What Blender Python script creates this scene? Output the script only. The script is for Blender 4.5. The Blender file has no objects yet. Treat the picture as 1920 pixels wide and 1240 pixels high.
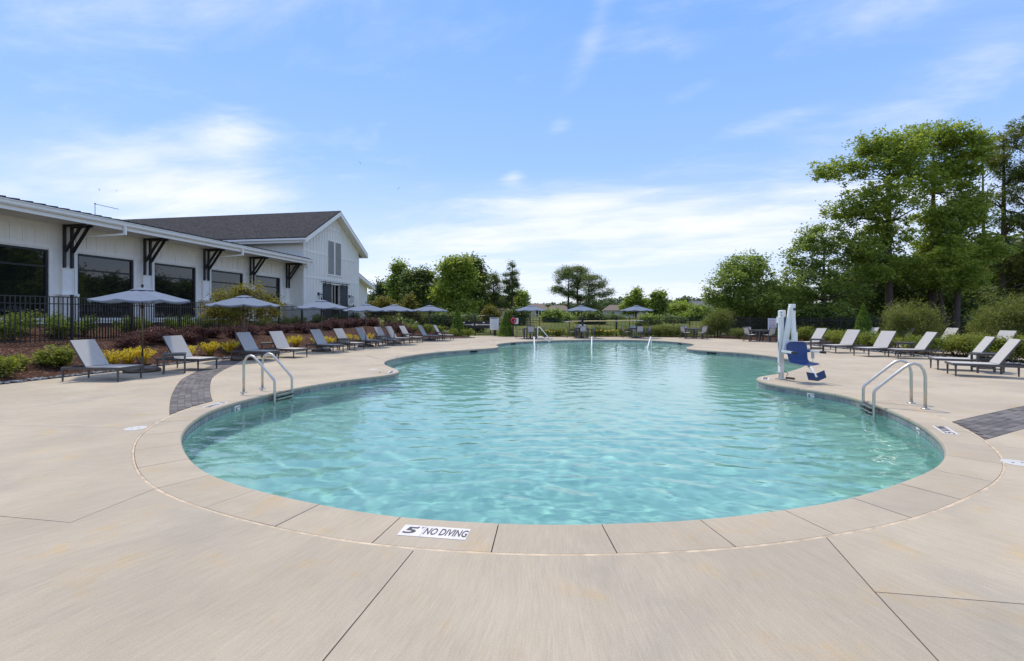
import bpy, bmesh, math, random
import numpy as np
from mathutils import Vector, Matrix
from mathutils.geometry import delaunay_2d_cdt

# ------------------------------------------------------------------ camera, sky, sun, exposure
SC = bpy.context.scene
COL = SC.collection
F = 880.0          # focal length in photo pixels (1920 wide)
EYE = 1.6          # camera height above the deck
HZ = 593.0         # horizon row in the photo

cam_d = bpy.data.cameras.new('camera')
cam = bpy.data.objects.new('camera', cam_d)
COL.objects.link(cam)
cam.location = (0, 0, EYE)
cam.rotation_euler = (math.radians(90), 0, 0)
cam_d.sensor_width = 36.0
cam_d.lens = F / 1920 * 36.0
cam_d.shift_y = -(620 - HZ) / 1920
cam_d.clip_start = 0.05
cam_d.clip_end = 3000
SC.camera = cam

SUN_EL = math.radians(63)
SUN_AZ = math.radians(336)      # compass-like: direction TO the sun, 0 = +Y, 90 = +X
sun_dir = Vector((math.sin(SUN_AZ) * math.cos(SUN_EL), math.cos(SUN_AZ) * math.cos(SUN_EL), math.sin(SUN_EL)))
sun_l = bpy.data.lights.new('sun', 'SUN')
sun_l.energy = 2.0
sun_l.angle = math.radians(4.0)
sun_l.color = (1.0, 0.91, 0.78)
sun = bpy.data.objects.new('sun', sun_l)
sun.rotation_euler = sun_dir.to_track_quat('Z', 'Y').to_euler()
sun.location = (0, 0, 40)
COL.objects.link(sun)

SC.view_settings.view_transform = 'Standard'
SC.view_settings.look = 'None'
SC.view_settings.exposure = 0.70
SC.view_settings.gamma = 1.0
SC.view_settings.use_curve_mapping = False
SC.cycles.use_denoising = True
SC.render.filter_size = 1.2
SC.cycles.max_bounces = 10
SC.cycles.transparent_max_bounces = 12
SC.cycles.sample_clamp_indirect = 6.0


class NT:
    """tiny helper to write node trees"""
    def __init__(self, tree):
        self.t = tree
        self.t.nodes.clear()

    def n(self, kind, ins=None, **kw):
        nd = self.t.nodes.new(kind)
        for k, v in kw.items():
            setattr(nd, k, v)
        if ins:
            for k, v in ins.items():
                s = nd.inputs[k]
                if isinstance(v, bpy.types.NodeSocket):
                    self.t.links.new(v, s)
                else:
                    s.default_value = v
        return nd

    def math(self, op, a, b=0.0, clamp=False):
        return self.n('ShaderNodeMath', {0: a, 1: b}, operation=op, use_clamp=clamp).outputs[0]

    def vmath(self, op, a, b=(0, 0, 0)):
        return self.n('ShaderNodeVectorMath', {0: a, 1: b}, operation=op).outputs[0]

    def mix(self, f, a, b, blend='MIX'):
        nd = self.n('ShaderNodeMix', data_type='RGBA', blend_type=blend)
        for i, v in ((0, f), (6, a), (7, b)):
            s = nd.inputs[i]
            if isinstance(v, bpy.types.NodeSocket):
                self.t.links.new(v, s)
            else:
                s.default_value = v if i == 0 else (tuple(v) + (1,))[:4]
        return nd.outputs[2]

    def noise(self, vec, scale, detail=3.0, rough=0.5, dist=0.0):
        ins = {'Scale': scale, 'Detail': detail, 'Roughness': rough, 'Distortion': dist}
        if vec is not None:
            ins['Vector'] = vec
        return self.n('ShaderNodeTexNoise', ins).outputs[0]

    def ramp(self, f, lo, hi, smooth=True):
        return self.n('ShaderNodeMapRange', {0: f, 1: lo, 2: hi, 3: 0.0, 4: 1.0},
                      interpolation_type='SMOOTHSTEP' if smooth else 'LINEAR').outputs[0]

    def link(self, a, b):
        self.t.links.new(a, b)


# ---- world: Nishita sky with thin procedural cirrus
world = bpy.data.worlds.new('World')
SC.world = world
world.use_nodes = True
w = NT(world.node_tree)
sky = w.n('ShaderNodeTexSky', sky_type='NISHITA', sun_disc=False, sun_elevation=SUN_EL, sun_rotation=SUN_AZ,
          altitude=100, air_density=1.0, dust_density=0.6, ozone_density=2.2)
tc = w.n('ShaderNodeTexCoord')
sep = w.n('ShaderNodeSeparateXYZ', {0: tc.outputs['Generated']})
zc = w.math('MAXIMUM', sep.outputs[2], 0.0)
den = w.math('ADD', zc, 0.10)
px = w.math('DIVIDE', sep.outputs[0], den)
py = w.math('DIVIDE', sep.outputs[1], den)
cv = w.n('ShaderNodeCombineXYZ', {0: px, 1: py, 2: 0.0}).outputs[0]
rot = w.n('ShaderNodeVectorRotate', {'Vector': cv, 'Angle': math.radians(16)}, rotation_type='Z_AXIS').outputs[0]
st = w.vmath('MULTIPLY', rot, (0.55, 1.0, 1.0))
st = w.vmath('ADD', st, (3.1, 7.35, 0.0))
warp = w.n('ShaderNodeTexNoise', {'Vector': st, 'Scale': 0.8, 'Detail': 3.0}).outputs[1]
st2 = w.vmath('ADD', st, w.vmath('SCALE', warp, (0, 0, 0)))
stw = w.n('ShaderNodeVectorMath', {0: warp, 3: 0.9}, operation='SCALE').outputs[0]
st2 = w.vmath('ADD', st, stw)
n1 = w.noise(st2, 0.9, 8.0, 0.60)
n2 = w.noise(w.vmath('ADD', st2, (11.0, 3.0, 2.0)), 2.6, 6.0, 0.62)
dens = w.math('ADD', w.math('MULTIPLY', n1, 0.75), w.math('MULTIPLY', n2, 0.25))
# banks of thin cloud: (azimuth, elevation, half widths, tilt, strength) in degrees
az = w.math('MULTIPLY', w.math('ARCTAN2', sep.outputs[0], sep.outputs[1]), 57.2958)
elv = w.math('MULTIPLY', w.math('ARCSINE', sep.outputs[2]), 57.2958)
bank = None
for a0, e0, wa, we, tl, amp in ((-43, 14.5, 12, 4.5, -.10, .15), (-30, 12.6, 10, 2.4, .05, .10), (-31, 18.3, 3.2, 2.4, .1, .15), (-40, 31.5, 14, 3.0, .1, .06),
                                (4, 13.2, 13, 2.6, .10, .13), (2, 9.0, 22, 3.6, .10, .16), (26, 9.5, 16, 3.6, .12, .15), (45, 20.5, 8, 3.6, .25, .19), (44, 27.5, 13, 2.8, .1, .17),
                                (20.5, 24.0, 4.0, 1.3, .15, .13), (5.5, 22.0, 2.0, 1.2, .1, .11), (0.2, 16.6, 1.6, 1.2, .2, .13), (10, 31.0, 3.2, 3.0, 1.6, .07), (29, 20.0, 6, 1.0, .1, .10),
                                (150, 14, 25, 5, .05, .14), (-120, 18, 30, 6, .05, .14), (85, 16, 18, 5, .1, .12)):
    da = w.math('SUBTRACT', az, a0)
    de = w.math('SUBTRACT', w.math('SUBTRACT', elv, e0), w.math('MULTIPLY', da, tl))
    q = w.math('ADD', w.math('POWER', w.math('ABSOLUTE', w.math('DIVIDE', da, wa)), 2.0), w.math('POWER', w.math('ABSOLUTE', w.math('DIVIDE', de, we)), 2.0))
    g_ = w.math('MULTIPLY', w.math('EXPONENT', w.math('MULTIPLY', q, -1.0)), amp)
    bank = g_ if bank is None else w.math('ADD', bank, g_)
dens = w.math('ADD', dens, bank)
cl = w.n('ShaderNodeMapRange', {0: dens, 1: 0.485, 2: 0.80, 3: 0.0, 4: 0.94}, interpolation_type='SMOOTHSTEP').outputs[0]
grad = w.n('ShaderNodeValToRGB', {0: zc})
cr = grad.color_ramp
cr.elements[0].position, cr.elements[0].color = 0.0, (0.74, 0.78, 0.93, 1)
cr.elements[1].position, cr.elements[1].color = 1.0, (0.95, 0.97, 1.05, 1)  # zenith above the view is whitened to add soft overhead fill light
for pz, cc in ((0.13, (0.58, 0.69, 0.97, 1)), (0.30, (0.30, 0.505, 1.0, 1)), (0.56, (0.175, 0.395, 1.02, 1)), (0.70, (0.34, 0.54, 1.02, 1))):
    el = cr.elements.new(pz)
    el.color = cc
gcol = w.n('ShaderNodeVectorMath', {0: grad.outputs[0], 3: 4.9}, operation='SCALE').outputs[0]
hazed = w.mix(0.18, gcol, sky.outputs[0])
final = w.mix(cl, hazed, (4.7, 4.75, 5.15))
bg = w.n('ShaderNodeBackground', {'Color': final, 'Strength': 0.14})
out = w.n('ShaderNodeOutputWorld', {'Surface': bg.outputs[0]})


# ------------------------------------------------------------------ pixel -> place
def G(x, y, z=0.0):
    """point at height z seen at photo pixel (x, y)"""
    d = (EYE - z) * F / (y - HZ)
    return ((x - 960) / F * d, d)


def at(x, d):
    """x coordinate at depth d for photo column x"""
    return (x - 960) / F * d


def zat(y, d):
    return EYE + (HZ - y) / F * d


# ------------------------------------------------------------------ materials
MATS = {}


def M(name, build):
    m = bpy.data.materials.new(name)
    m.use_nodes = True
    t = NT(m.node_tree)
    o = t.n('ShaderNodeOutputMaterial')
    s = build(t, m)
    if isinstance(s, tuple):
        t.link(s[0], o.inputs[0])
        if s[1] is not None:
            t.link(s[1], o.inputs[2])
    else:
        t.link(s, o.inputs[0])
    MATS[name] = m
    return m


def pbsdf(t, col, rough=0.6, metal=0.0, spec=0.5, normal=None, coat=0.0):
    ins = {'Roughness': rough, 'Metallic': metal, 'Specular IOR Level': spec}
    nd = t.n('ShaderNodeBsdfPrincipled', ins)
    s = nd.inputs['Base Color']
    if isinstance(col, bpy.types.NodeSocket):
        t.link(col, s)
    else:
        s.default_value = tuple(col) + (1,)
    if normal is not None:
        t.link(normal, nd.inputs['Normal'])
    if coat:
        nd.inputs['Coat Weight'].default_value = coat
    return nd.outputs[0]


def bump(t, h, strength=0.3, dist=0.01):
    return t.n('ShaderNodeBump', {'Height': h, 'Strength': strength, 'Distance': dist}).outputs[0]


def plain(name, col, rough=0.6, metal=0.0, spec=0.5, var=0.12, scale=6.0, bmp=0.0, bscale=80.0):
    def b(t, m):
        pos = t.n('ShaderNodeNewGeometry').outputs['Position']
        n = t.noise(pos, scale, 5.0, 0.6)
        f = t.ramp(n, 0.3, 0.72)
        c0 = tuple(v * (1 - var) for v in col)
        c1 = tuple(min(1, v * (1 + var)) for v in col)
        c = t.mix(f, c0, c1)
        nm = None
        if bmp:
            nm = bump(t, t.noise(pos, bscale, 3.0), bmp, 0.004)
        return pbsdf(t, c, rough, metal, spec, nm)
    return M(name, b)


def mat_concrete(name, base, polar=True, var=1.0):
    def b(t, m):
        pos = t.n('ShaderNodeNewGeometry').outputs['Position']
        rnd = t.n('ShaderNodeObjectInfo').outputs['Random']
        if polar:
            rel = t.vmath('SUBTRACT', pos, (0.6, 8.0, 0.0))
            s = t.n('ShaderNodeSeparateXYZ', {0: rel})
            ang = t.math('ARCTAN2', s.outputs[0], s.outputs[1])
            ln = t.n('ShaderNodeVectorMath', {0: rel}, operation='LENGTH').outputs[1]
            wob = t.math('MULTIPLY', t.noise(pos, 0.35, 2.0), 0.10)
            u = t.math('MULTIPLY', t.math('ADD', ang, wob), 5.0)
            v = t.math('MULTIPLY', ln, 0.055)
        else:
            s = t.n('ShaderNodeSeparateXYZ', {0: pos})
            u = s.outputs[0]
            v = t.math('MULTIPLY', s.outputs[1], 0.3)
        br = t.n('ShaderNodeCombineXYZ', {0: u, 1: v, 2: 0.0}).outputs[0]
        fine = t.noise(br, 95.0, 4.0, 0.7)
        mid = t.noise(br, 7.0, 5.0, 0.6)
        stripe = t.noise(br, 1.7, 4.0, 0.55)
        blot = t.noise(pos, 0.55, 6.0, 0.6, 0.4)
        spot = t.noise(pos, 2.1, 6.0, 0.66, 0.2)
        grit = t.noise(pos, 110.0, 3.0, 0.7)
        c = t.mix(t.ramp(blot, 0.34, 0.66), tuple(v_ * 0.90 for v_ in base), tuple(v_ * 1.06 for v_ in base))
        warm = t.mix(t.ramp(spot, 0.53, 0.72), (1, 1, 1), (1.07, 0.97, 0.80))
        c = t.mix(1.0 * var, c, warm, 'MULTIPLY')
        cool = t.mix(t.ramp(t.noise(t.vmath('ADD', pos, (31, 7, 0)), 0.9, 5.0, 0.6), 0.52, 0.70), (1, 1, 1), (0.90, 0.92, 0.95))
        c = t.mix(1.0 * var, c, cool, 'MULTIPLY')
        brm = t.noise(br, 24.0, 4.0, 0.7)
        c = t.mix(0.26, c, t.mix(t.ramp(brm, 0.25, 0.75, False), (0.80, 0.80, 0.80), (1.20, 1.20, 1.20)), 'MULTIPLY')
        c = t.mix(0.42, c, t.mix(t.ramp(fine, 0.25, 0.75, False), (0.74, 0.74, 0.74), (1.26, 1.26, 1.26)), 'MULTIPLY')
        c = t.mix(0.10, c, t.mix(mid, (0.72, 0.72, 0.72), (1.28, 1.28, 1.28)), 'MULTIPLY')
        c = t.mix(0.14, c, t.mix(stripe, (0.78, 0.78, 0.78), (1.22, 1.22, 1.22)), 'MULTIPLY')
        c = t.mix(0.8, c, t.mix(grit, (0.7, 0.7, 0.7), (1.3, 1.3, 1.3)), 'MULTIPLY')
        c = t.mix(0.6, c, t.mix(rnd, (0.93, 0.93, 0.93), (1.07, 1.06, 1.04)), 'MULTIPLY')
        stain = t.ramp(t.noise(t.vmath('ADD', pos, (5, 17, 0)), 1.35, 7.0, 0.7, 0.5), 0.62, 0.78)
        c = t.mix(t.math('MULTIPLY', stain, 0.28), c, (0.50, 0.33, 0.15))
        speck = t.ramp(t.noise(pos, 9.0, 3.0, 0.5), 0.745, 0.80)
        c = t.mix(t.math('MULTIPLY', speck, 0.45), c, (0.22, 0.17, 0.12))
        h = t.math('ADD', t.math('MULTIPLY', fine, 1.0), t.math('MULTIPLY', grit, 0.4))
        return pbsdf(t, c, 0.82, 0, 0.25, bump(t, h, 0.35, 0.004))
    return M(name, b)


mat_concrete('deck', (0.425, 0.364, 0.276))
mat_concrete('coping', (0.428, 0.364, 0.274))
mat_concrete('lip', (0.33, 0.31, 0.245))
plain('sealant', (0.55, 0.43, 0.29), 0.7, var=0.25, scale=9)
plain('joint', (0.16, 0.13, 0.10), 0.9, var=0.3, scale=12)


def _paver(t, m):
    pos = t.n('ShaderNodeNewGeometry').outputs['Position']
    rnd = t.n('ShaderNodeObjectInfo').outputs['Random']
    a = t.mix(rnd, (0.098, 0.090, 0.086), (0.185, 0.170, 0.160))
    n = t.noise(pos, 30, 5, 0.7)
    c = t.mix(0.7, a, t.mix(n, (0.55, 0.55, 0.55), (1.45, 1.42, 1.4)), 'MULTIPLY')
    return pbsdf(t, c, 0.85, 0, 0.3, bump(t, n, 0.5, 0.006))


M('paver', _paver)


def _tile(t, m):
    pos = t.n('ShaderNodeNewGeometry').outputs['Position']
    rnd = t.n('ShaderNodeObjectInfo').outputs['Random']
    isl = t.n('ShaderNodeNewGeometry').outputs['Random Per Island']
    r = t.math('FRACT', t.math('ADD', rnd, isl))
    n = t.noise(pos, 22, 4, 0.6)
    c = t.mix(r, (0.10, 0.135, 0.175), (0.27, 0.28, 0.29))
    c = t.mix(t.ramp(n, 0.4, 0.7), c, (0.30, 0.24, 0.19))
    c = t.mix(0.5, c, t.mix(n, (0.6, 0.7, 0.8), (1.2, 1.2, 1.2)), 'MULTIPLY')
    return pbsdf(t, c, 0.25, 0, 0.5)


M('tile', _tile)


def _plaster(t, m):
    pos = t.n('ShaderNodeNewGeometry').outputs['Position']
    n = t.noise(pos, 0.9, 5, 0.6)
    n2 = t.noise(pos, 5.0, 6, 0.7)
    c = t.mix(t.ramp(n, 0.3, 0.7), (0.42, 0.555, 0.525), (0.50, 0.615, 0.585))
    c = t.mix(t.math('MULTIPLY', t.ramp(n2, 0.62, 0.78), 0.5), c, (0.26, 0.42, 0.46))
    sp = t.noise(pos, 26.0, 4, 0.7)
    c = t.mix(t.math('MULTIPLY', t.ramp(sp, 0.70, 0.80), 0.6), c, (0.16, 0.22, 0.18))
    return pbsdf(t, c, 0.8, 0, 0.2)


M('plaster', _plaster)


def _water(t, m):
    pos = t.n('ShaderNodeNewGeometry').outputs['Position']
    st_ = t.vmath('MULTIPLY', pos, (0.75, 1.25, 1.0))
    n = t.n('ShaderNodeTexNoise', {'Vector': st_, 'Scale': 5.5, 'Detail': 2.5, 'Roughness': 0.5, 'Distortion': 0.6}).outputs[0]
    nm = bump(t, n, 0.10, 0.05)
    fr = t.n('ShaderNodeFresnel', {'IOR': 1.33, 'Normal': nm}).outputs[0]
    gl = t.n('ShaderNodeBsdfGlossy', {'Color': (1, 1, 1, 1), 'Roughness': 0.0, 'Normal': nm}).outputs[0]
    rf = t.n('ShaderNodeBsdfRefraction', {'Color': (0.71, 0.915, 0.885, 1), 'Roughness': 0.0, 'IOR': 1.33, 'Normal': nm}).outputs[0]
    return t.n('ShaderNodeMixShader', {0: fr, 1: rf, 2: gl}).outputs[0]


M('water', _water)


def _mulch(t, m):
    pos = t.n('ShaderNodeNewGeometry').outputs['Position']
    v = t.n('ShaderNodeTexVoronoi', {'Vector': t.vmath('MULTIPLY', pos, (1.0, 1.0, 1.0)), 'Scale': 26.0, 'Randomness': 1.0})
    s = t.n('ShaderNodeSeparateColor', {0: v.outputs[1]})
    n = t.noise(pos, 1.2, 5, 0.6)
    c = t.mix(s.outputs[0], (0.024, 0.011, 0.008), (0.095, 0.046, 0.032))
    c = t.mix(t.ramp(s.outputs[1], 0.86, 0.97), c, (0.20, 0.13, 0.09))
    c = t.mix(0.6, c, t.mix(n, (0.55, 0.55, 0.55), (1.4, 1.35, 1.3)), 'MULTIPLY')
    return pbsdf(t, c, 0.95, 0, 0.1, bump(t, s.outputs[2], 0.9, 0.03))


M('mulch', _mulch)


def _grass(t, m):
    pos = t.n('ShaderNodeNewGeometry').outputs['Position']
    n = t.noise(pos, 0.25, 6, 0.6)
    n2 = t.noise(pos, 14, 4, 0.7)
    c = t.mix(t.ramp(n, 0.35, 0.65), (0.085, 0.115, 0.025), (0.17, 0.17, 0.055))
    c = t.mix(0.6, c, t.mix(n2, (0.5, 0.55, 0.5), (1.5, 1.45, 1.5)), 'MULTIPLY')
    return pbsdf(t, c, 0.95, 0, 0.1, bump(t, n2, 0.8, 0.06))


M('grass', _grass)


def foliage(name, c0, c1, c2=None, trans=0.45, rough=0.55):
    def b(t, m):
        g = t.n('ShaderNodeNewGeometry')
        r = g.outputs['Random Per Island']
        pos = g.outputs['Position']
        n = t.noise(pos, 0.8, 3, 0.6)
        c = t.mix(r, c0, c1)
        c = t.mix(t.math('MULTIPLY', t.ramp(n, 0.45, 0.7), 0.6), c, c2 if c2 else c1)
        d = pbsdf(t, c, rough, 0, 0.3)
        tr = t.n('ShaderNodeBsdfTranslucent').inputs[0]
        tcol = t.mix(1.0, c, (1.25, 1.35, 0.7), 'MULTIPLY')
        t.link(tcol, tr)
        return t.n('ShaderNodeMixShader', {0: trans, 1: d, 2: tr.node.outputs[0]}).outputs[0]
    return M(name, b)


foliage('leaf_bright', (0.153, 0.210, 0.040), (0.342, 0.399, 0.081), (0.447, 0.469, 0.099))
foliage('leaf_mid', (0.121, 0.176, 0.046), (0.290, 0.354, 0.086), (0.348, 0.404, 0.103))
foliage('leaf_dark', (0.065, 0.102, 0.037), (0.179, 0.220, 0.068), (0.209, 0.245, 0.080), trans=0.38)
foliage('leaf_pine', (0.093, 0.137, 0.051), (0.219, 0.260, 0.086), (0.323, 0.301, 0.114), trans=0.3)
foliage('leaf_far', (0.065, 0.098, 0.046), (0.117, 0.163, 0.065), (0.143, 0.182, 0.078), trans=0.3)
foliage('leaf_olive', (0.105, 0.129, 0.037), (0.217, 0.245, 0.069), (0.280, 0.265, 0.084))
foliage('leaf_myrtle', (0.098, 0.098, 0.021), (0.230, 0.207, 0.034), (0.287, 0.207, 0.046))
foliage('leaf_purple', (0.038, 0.014, 0.019), (0.115, 0.041, 0.049), (0.149, 0.061, 0.054), trans=0.3)
foliage('leaf_yellow', (0.420, 0.310, 0.020), (0.780, 0.600, 0.060), (0.680, 0.550, 0.060))
foliage('leaf_shrub', (0.060, 0.102, 0.018), (0.180, 0.228, 0.036), (0.240, 0.264, 0.060))
foliage('leaf_lime', (0.120, 0.150, 0.020), (0.270, 0.290, 0.050), (0.360, 0.330, 0.080))
foliage('leaf_conifer', (0.078, 0.146, 0.022), (0.190, 0.280, 0.040), (0.224, 0.314, 0.045), trans=0.3)
foliage('petal_yellow', (0.75, 0.60, 0.05), (0.85, 0.72, 0.12), None, 0.2)
foliage('petal_white', (0.75, 0.72, 0.66), (0.85, 0.83, 0.78), None, 0.2)
foliage('blade', (0.09, 0.13, 0.02), (0.18, 0.24, 0.04), None)


def _bark(t, m):
    pos = t.n('ShaderNodeNewGeometry').outputs['Position']
    n = t.noise(t.vmath('MULTIPLY', pos, (6, 6, 1.2)), 3.0, 6, 0.7)
    c = t.mix(n, (0.035, 0.026, 0.020), (0.15, 0.115, 0.09))
    return pbsdf(t, c, 0.9, 0, 0.2, bump(t, n, 0.8, 0.03))


M('bark', _bark)
plain('bark_pale', (0.20, 0.13, 0.09), 0.85, var=0.3, scale=14)


def _siding(t, m):
    pos = t.n('ShaderNodeNewGeometry').outputs['Position']
    s = t.vmath('MULTIPLY', pos, (3.0, 3.0, 0.5))
    n = t.noise(s, 2.0, 5, 0.6)
    c = t.mix(t.ramp(n, 0.3, 0.7), (0.82, 0.78, 0.69), (0.86, 0.825, 0.74))
    return pbsdf(t, c, 0.55, 0, 0.35)


M('siding', _siding)
plain('trim', (0.86, 0.83, 0.755), 0.5, var=0.03)
plain('black_paint', (0.012, 0.012, 0.013), 0.45, var=0.2)
plain('fence_black', (0.010, 0.010, 0.011), 0.4, var=0.2)
plain('dark_door', (0.045, 0.047, 0.052), 0.6, var=0.15)
plain('louver', (0.44, 0.43, 0.41), 0.6)
plain('stone_base', (0.66, 0.62, 0.55), 0.8, var=0.08)


def _glass(t, m):
    return pbsdf(t, (0.008, 0.010, 0.010), 0.02, 0, 0.9)


M('glass', _glass)


def _shingle(t, m):
    pos = t.n('ShaderNodeNewGeometry').outputs['Position']
    s = t.n('ShaderNodeSeparateXYZ', {0: pos})
    b_ = t.n('ShaderNodeCombineXYZ', {0: s.outputs[0], 1: s.outputs[2], 2: s.outputs[1]}).outputs[0]
    br = t.n('ShaderNodeTexBrick', {'Vector': b_, 'Color1': (0.030, 0.029, 0.032, 1), 'Color2': (0.062, 0.060, 0.064, 1),
                                    'Mortar': (0.02, 0.02, 0.02, 1), 'Scale': 3.2, 'Mortar Size': 0.012, 'Bias': 0.0})
    n = t.noise(pos, 40, 3, 0.7)
    c = t.mix(0.6, br.outputs[0], t.mix(n, (0.5, 0.5, 0.5), (1.6, 1.6, 1.6)), 'MULTIPLY')
    return pbsdf(t, c, 0.95, 0, 0.15)


M('shingle', _shingle)
plain('metal_roof', (0.02, 0.02, 0.022), 0.4, 0.3)
plain('frame_grey', (0.085, 0.080, 0.076), 0.45, 0.2, var=0.1)


def _sling(t, m):
    pos = t.n('ShaderNodeTexCoord').outputs['Object']
    wv = t.n('ShaderNodeTexWave', {'Vector': pos, 'Scale': 60.0, 'Distortion': 0.3}, wave_type='BANDS', bands_direction='Y').outputs[0]
    n = t.noise(pos, 9, 4, 0.6)
    rnd = t.n('ShaderNodeObjectInfo').outputs['Random']
    c = t.mix(wv, (0.40, 0.385, 0.36), (0.53, 0.51, 0.48))
    c = t.mix(0.4, c, t.mix(n, (0.8, 0.8, 0.8), (1.2, 1.2, 1.2)), 'MULTIPLY')
    return pbsdf(t, c, 0.75, 0, 0.3)


M('sling', _sling)


def _canopy(t, m):
    pos = t.n('ShaderNodeNewGeometry').outputs['Position']
    n = t.noise(pos, 5, 4, 0.6)
    c = t.mix(n, (0.165, 0.205, 0.275), (0.21, 0.25, 0.325))
    d = pbsdf(t, c, 0.85, 0, 0.2)
    tr = t.n('ShaderNodeBsdfTranslucent', {0: (0.20, 0.24, 0.30, 1)}).outputs[0]
    return t.n('ShaderNodeMixShader', {0: 0.18, 1: d, 2: tr}).outputs[0]


M('canopy', _canopy)


def _steel(t, m):
    pos = t.n('ShaderNodeNewGeometry').outputs['Position']
    n = t.noise(pos, 14, 4, 0.6)
    r = t.n('ShaderNodeMapRange', {0: n, 3: 0.28, 4: 0.42}).outputs[0]
    c = t.mix(n, (0.50, 0.485, 0.44), (0.62, 0.61, 0.57))
    nd = t.n('ShaderNodeBsdfPrincipled', {'Metallic': 1.0, 'Roughness': r, 'Base Color': c})
    return nd.outputs[0]


M('steel', _steel)
plain('bronze', (0.13, 0.10, 0.07), 0.42, 0.7, var=0.2)
plain('white_paint', (0.80, 0.78, 0.73), 0.4, var=0.04)
plain('white_plastic', (0.56, 0.54, 0.50), 0.45, var=0.05)
plain('sign_white', (0.78, 0.77, 0.75), 0.5, var=0.03)
plain('tile_white', (0.68, 0.64, 0.60), 0.35, var=0.05)
plain('ink', (0.045, 0.04, 0.042), 0.5)
plain('ink_red', (0.50, 0.03, 0.05), 0.5)
plain('ink_blue', (0.05, 0.07, 0.25), 0.5)
plain('blue_seat', (0.008, 0.042, 0.165), 0.4, var=0.08)
plain('blue_dark', (0.012, 0.03, 0.085), 0.45)
plain('rubber', (0.02, 0.02, 0.022), 0.7)
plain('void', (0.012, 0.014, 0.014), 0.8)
plain('red_ring', (0.48, 0.03, 0.045), 0.5)
plain('pole_yellow', (0.75, 0.62, 0.30), 0.45, var=0.06)
plain('skin_tone', (0.33, 0.19, 0.12), 0.5, var=0.05)
plain('hair', (0.015, 0.010, 0.009), 0.5, var=0.3, scale=40)
plain('cloth_white', (0.72, 0.70, 0.68), 0.8, var=0.12, scale=30)
plain('cloth_navy', (0.03, 0.035, 0.07), 0.8)
plain('house_wall', (0.46, 0.38, 0.30), 0.8, var=0.1)
plain('house_wall_grey', (0.40, 0.40, 0.40), 0.8, var=0.1)
plain('house_roof', (0.17, 0.125, 0.10), 0.9, var=0.2, scale=3)
plain('house_roof_grey', (0.13, 0.13, 0.14), 0.9, var=0.2, scale=3)
plain('pebble', (0.17, 0.19, 0.205), 0.7, var=0.5, scale=9)
plain('bird', (0.02, 0.02, 0.022), 0.7)
plain('soil', (0.09, 0.07, 0.05), 0.95)

# ------------------------------------------------------------------ mesh helpers


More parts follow.
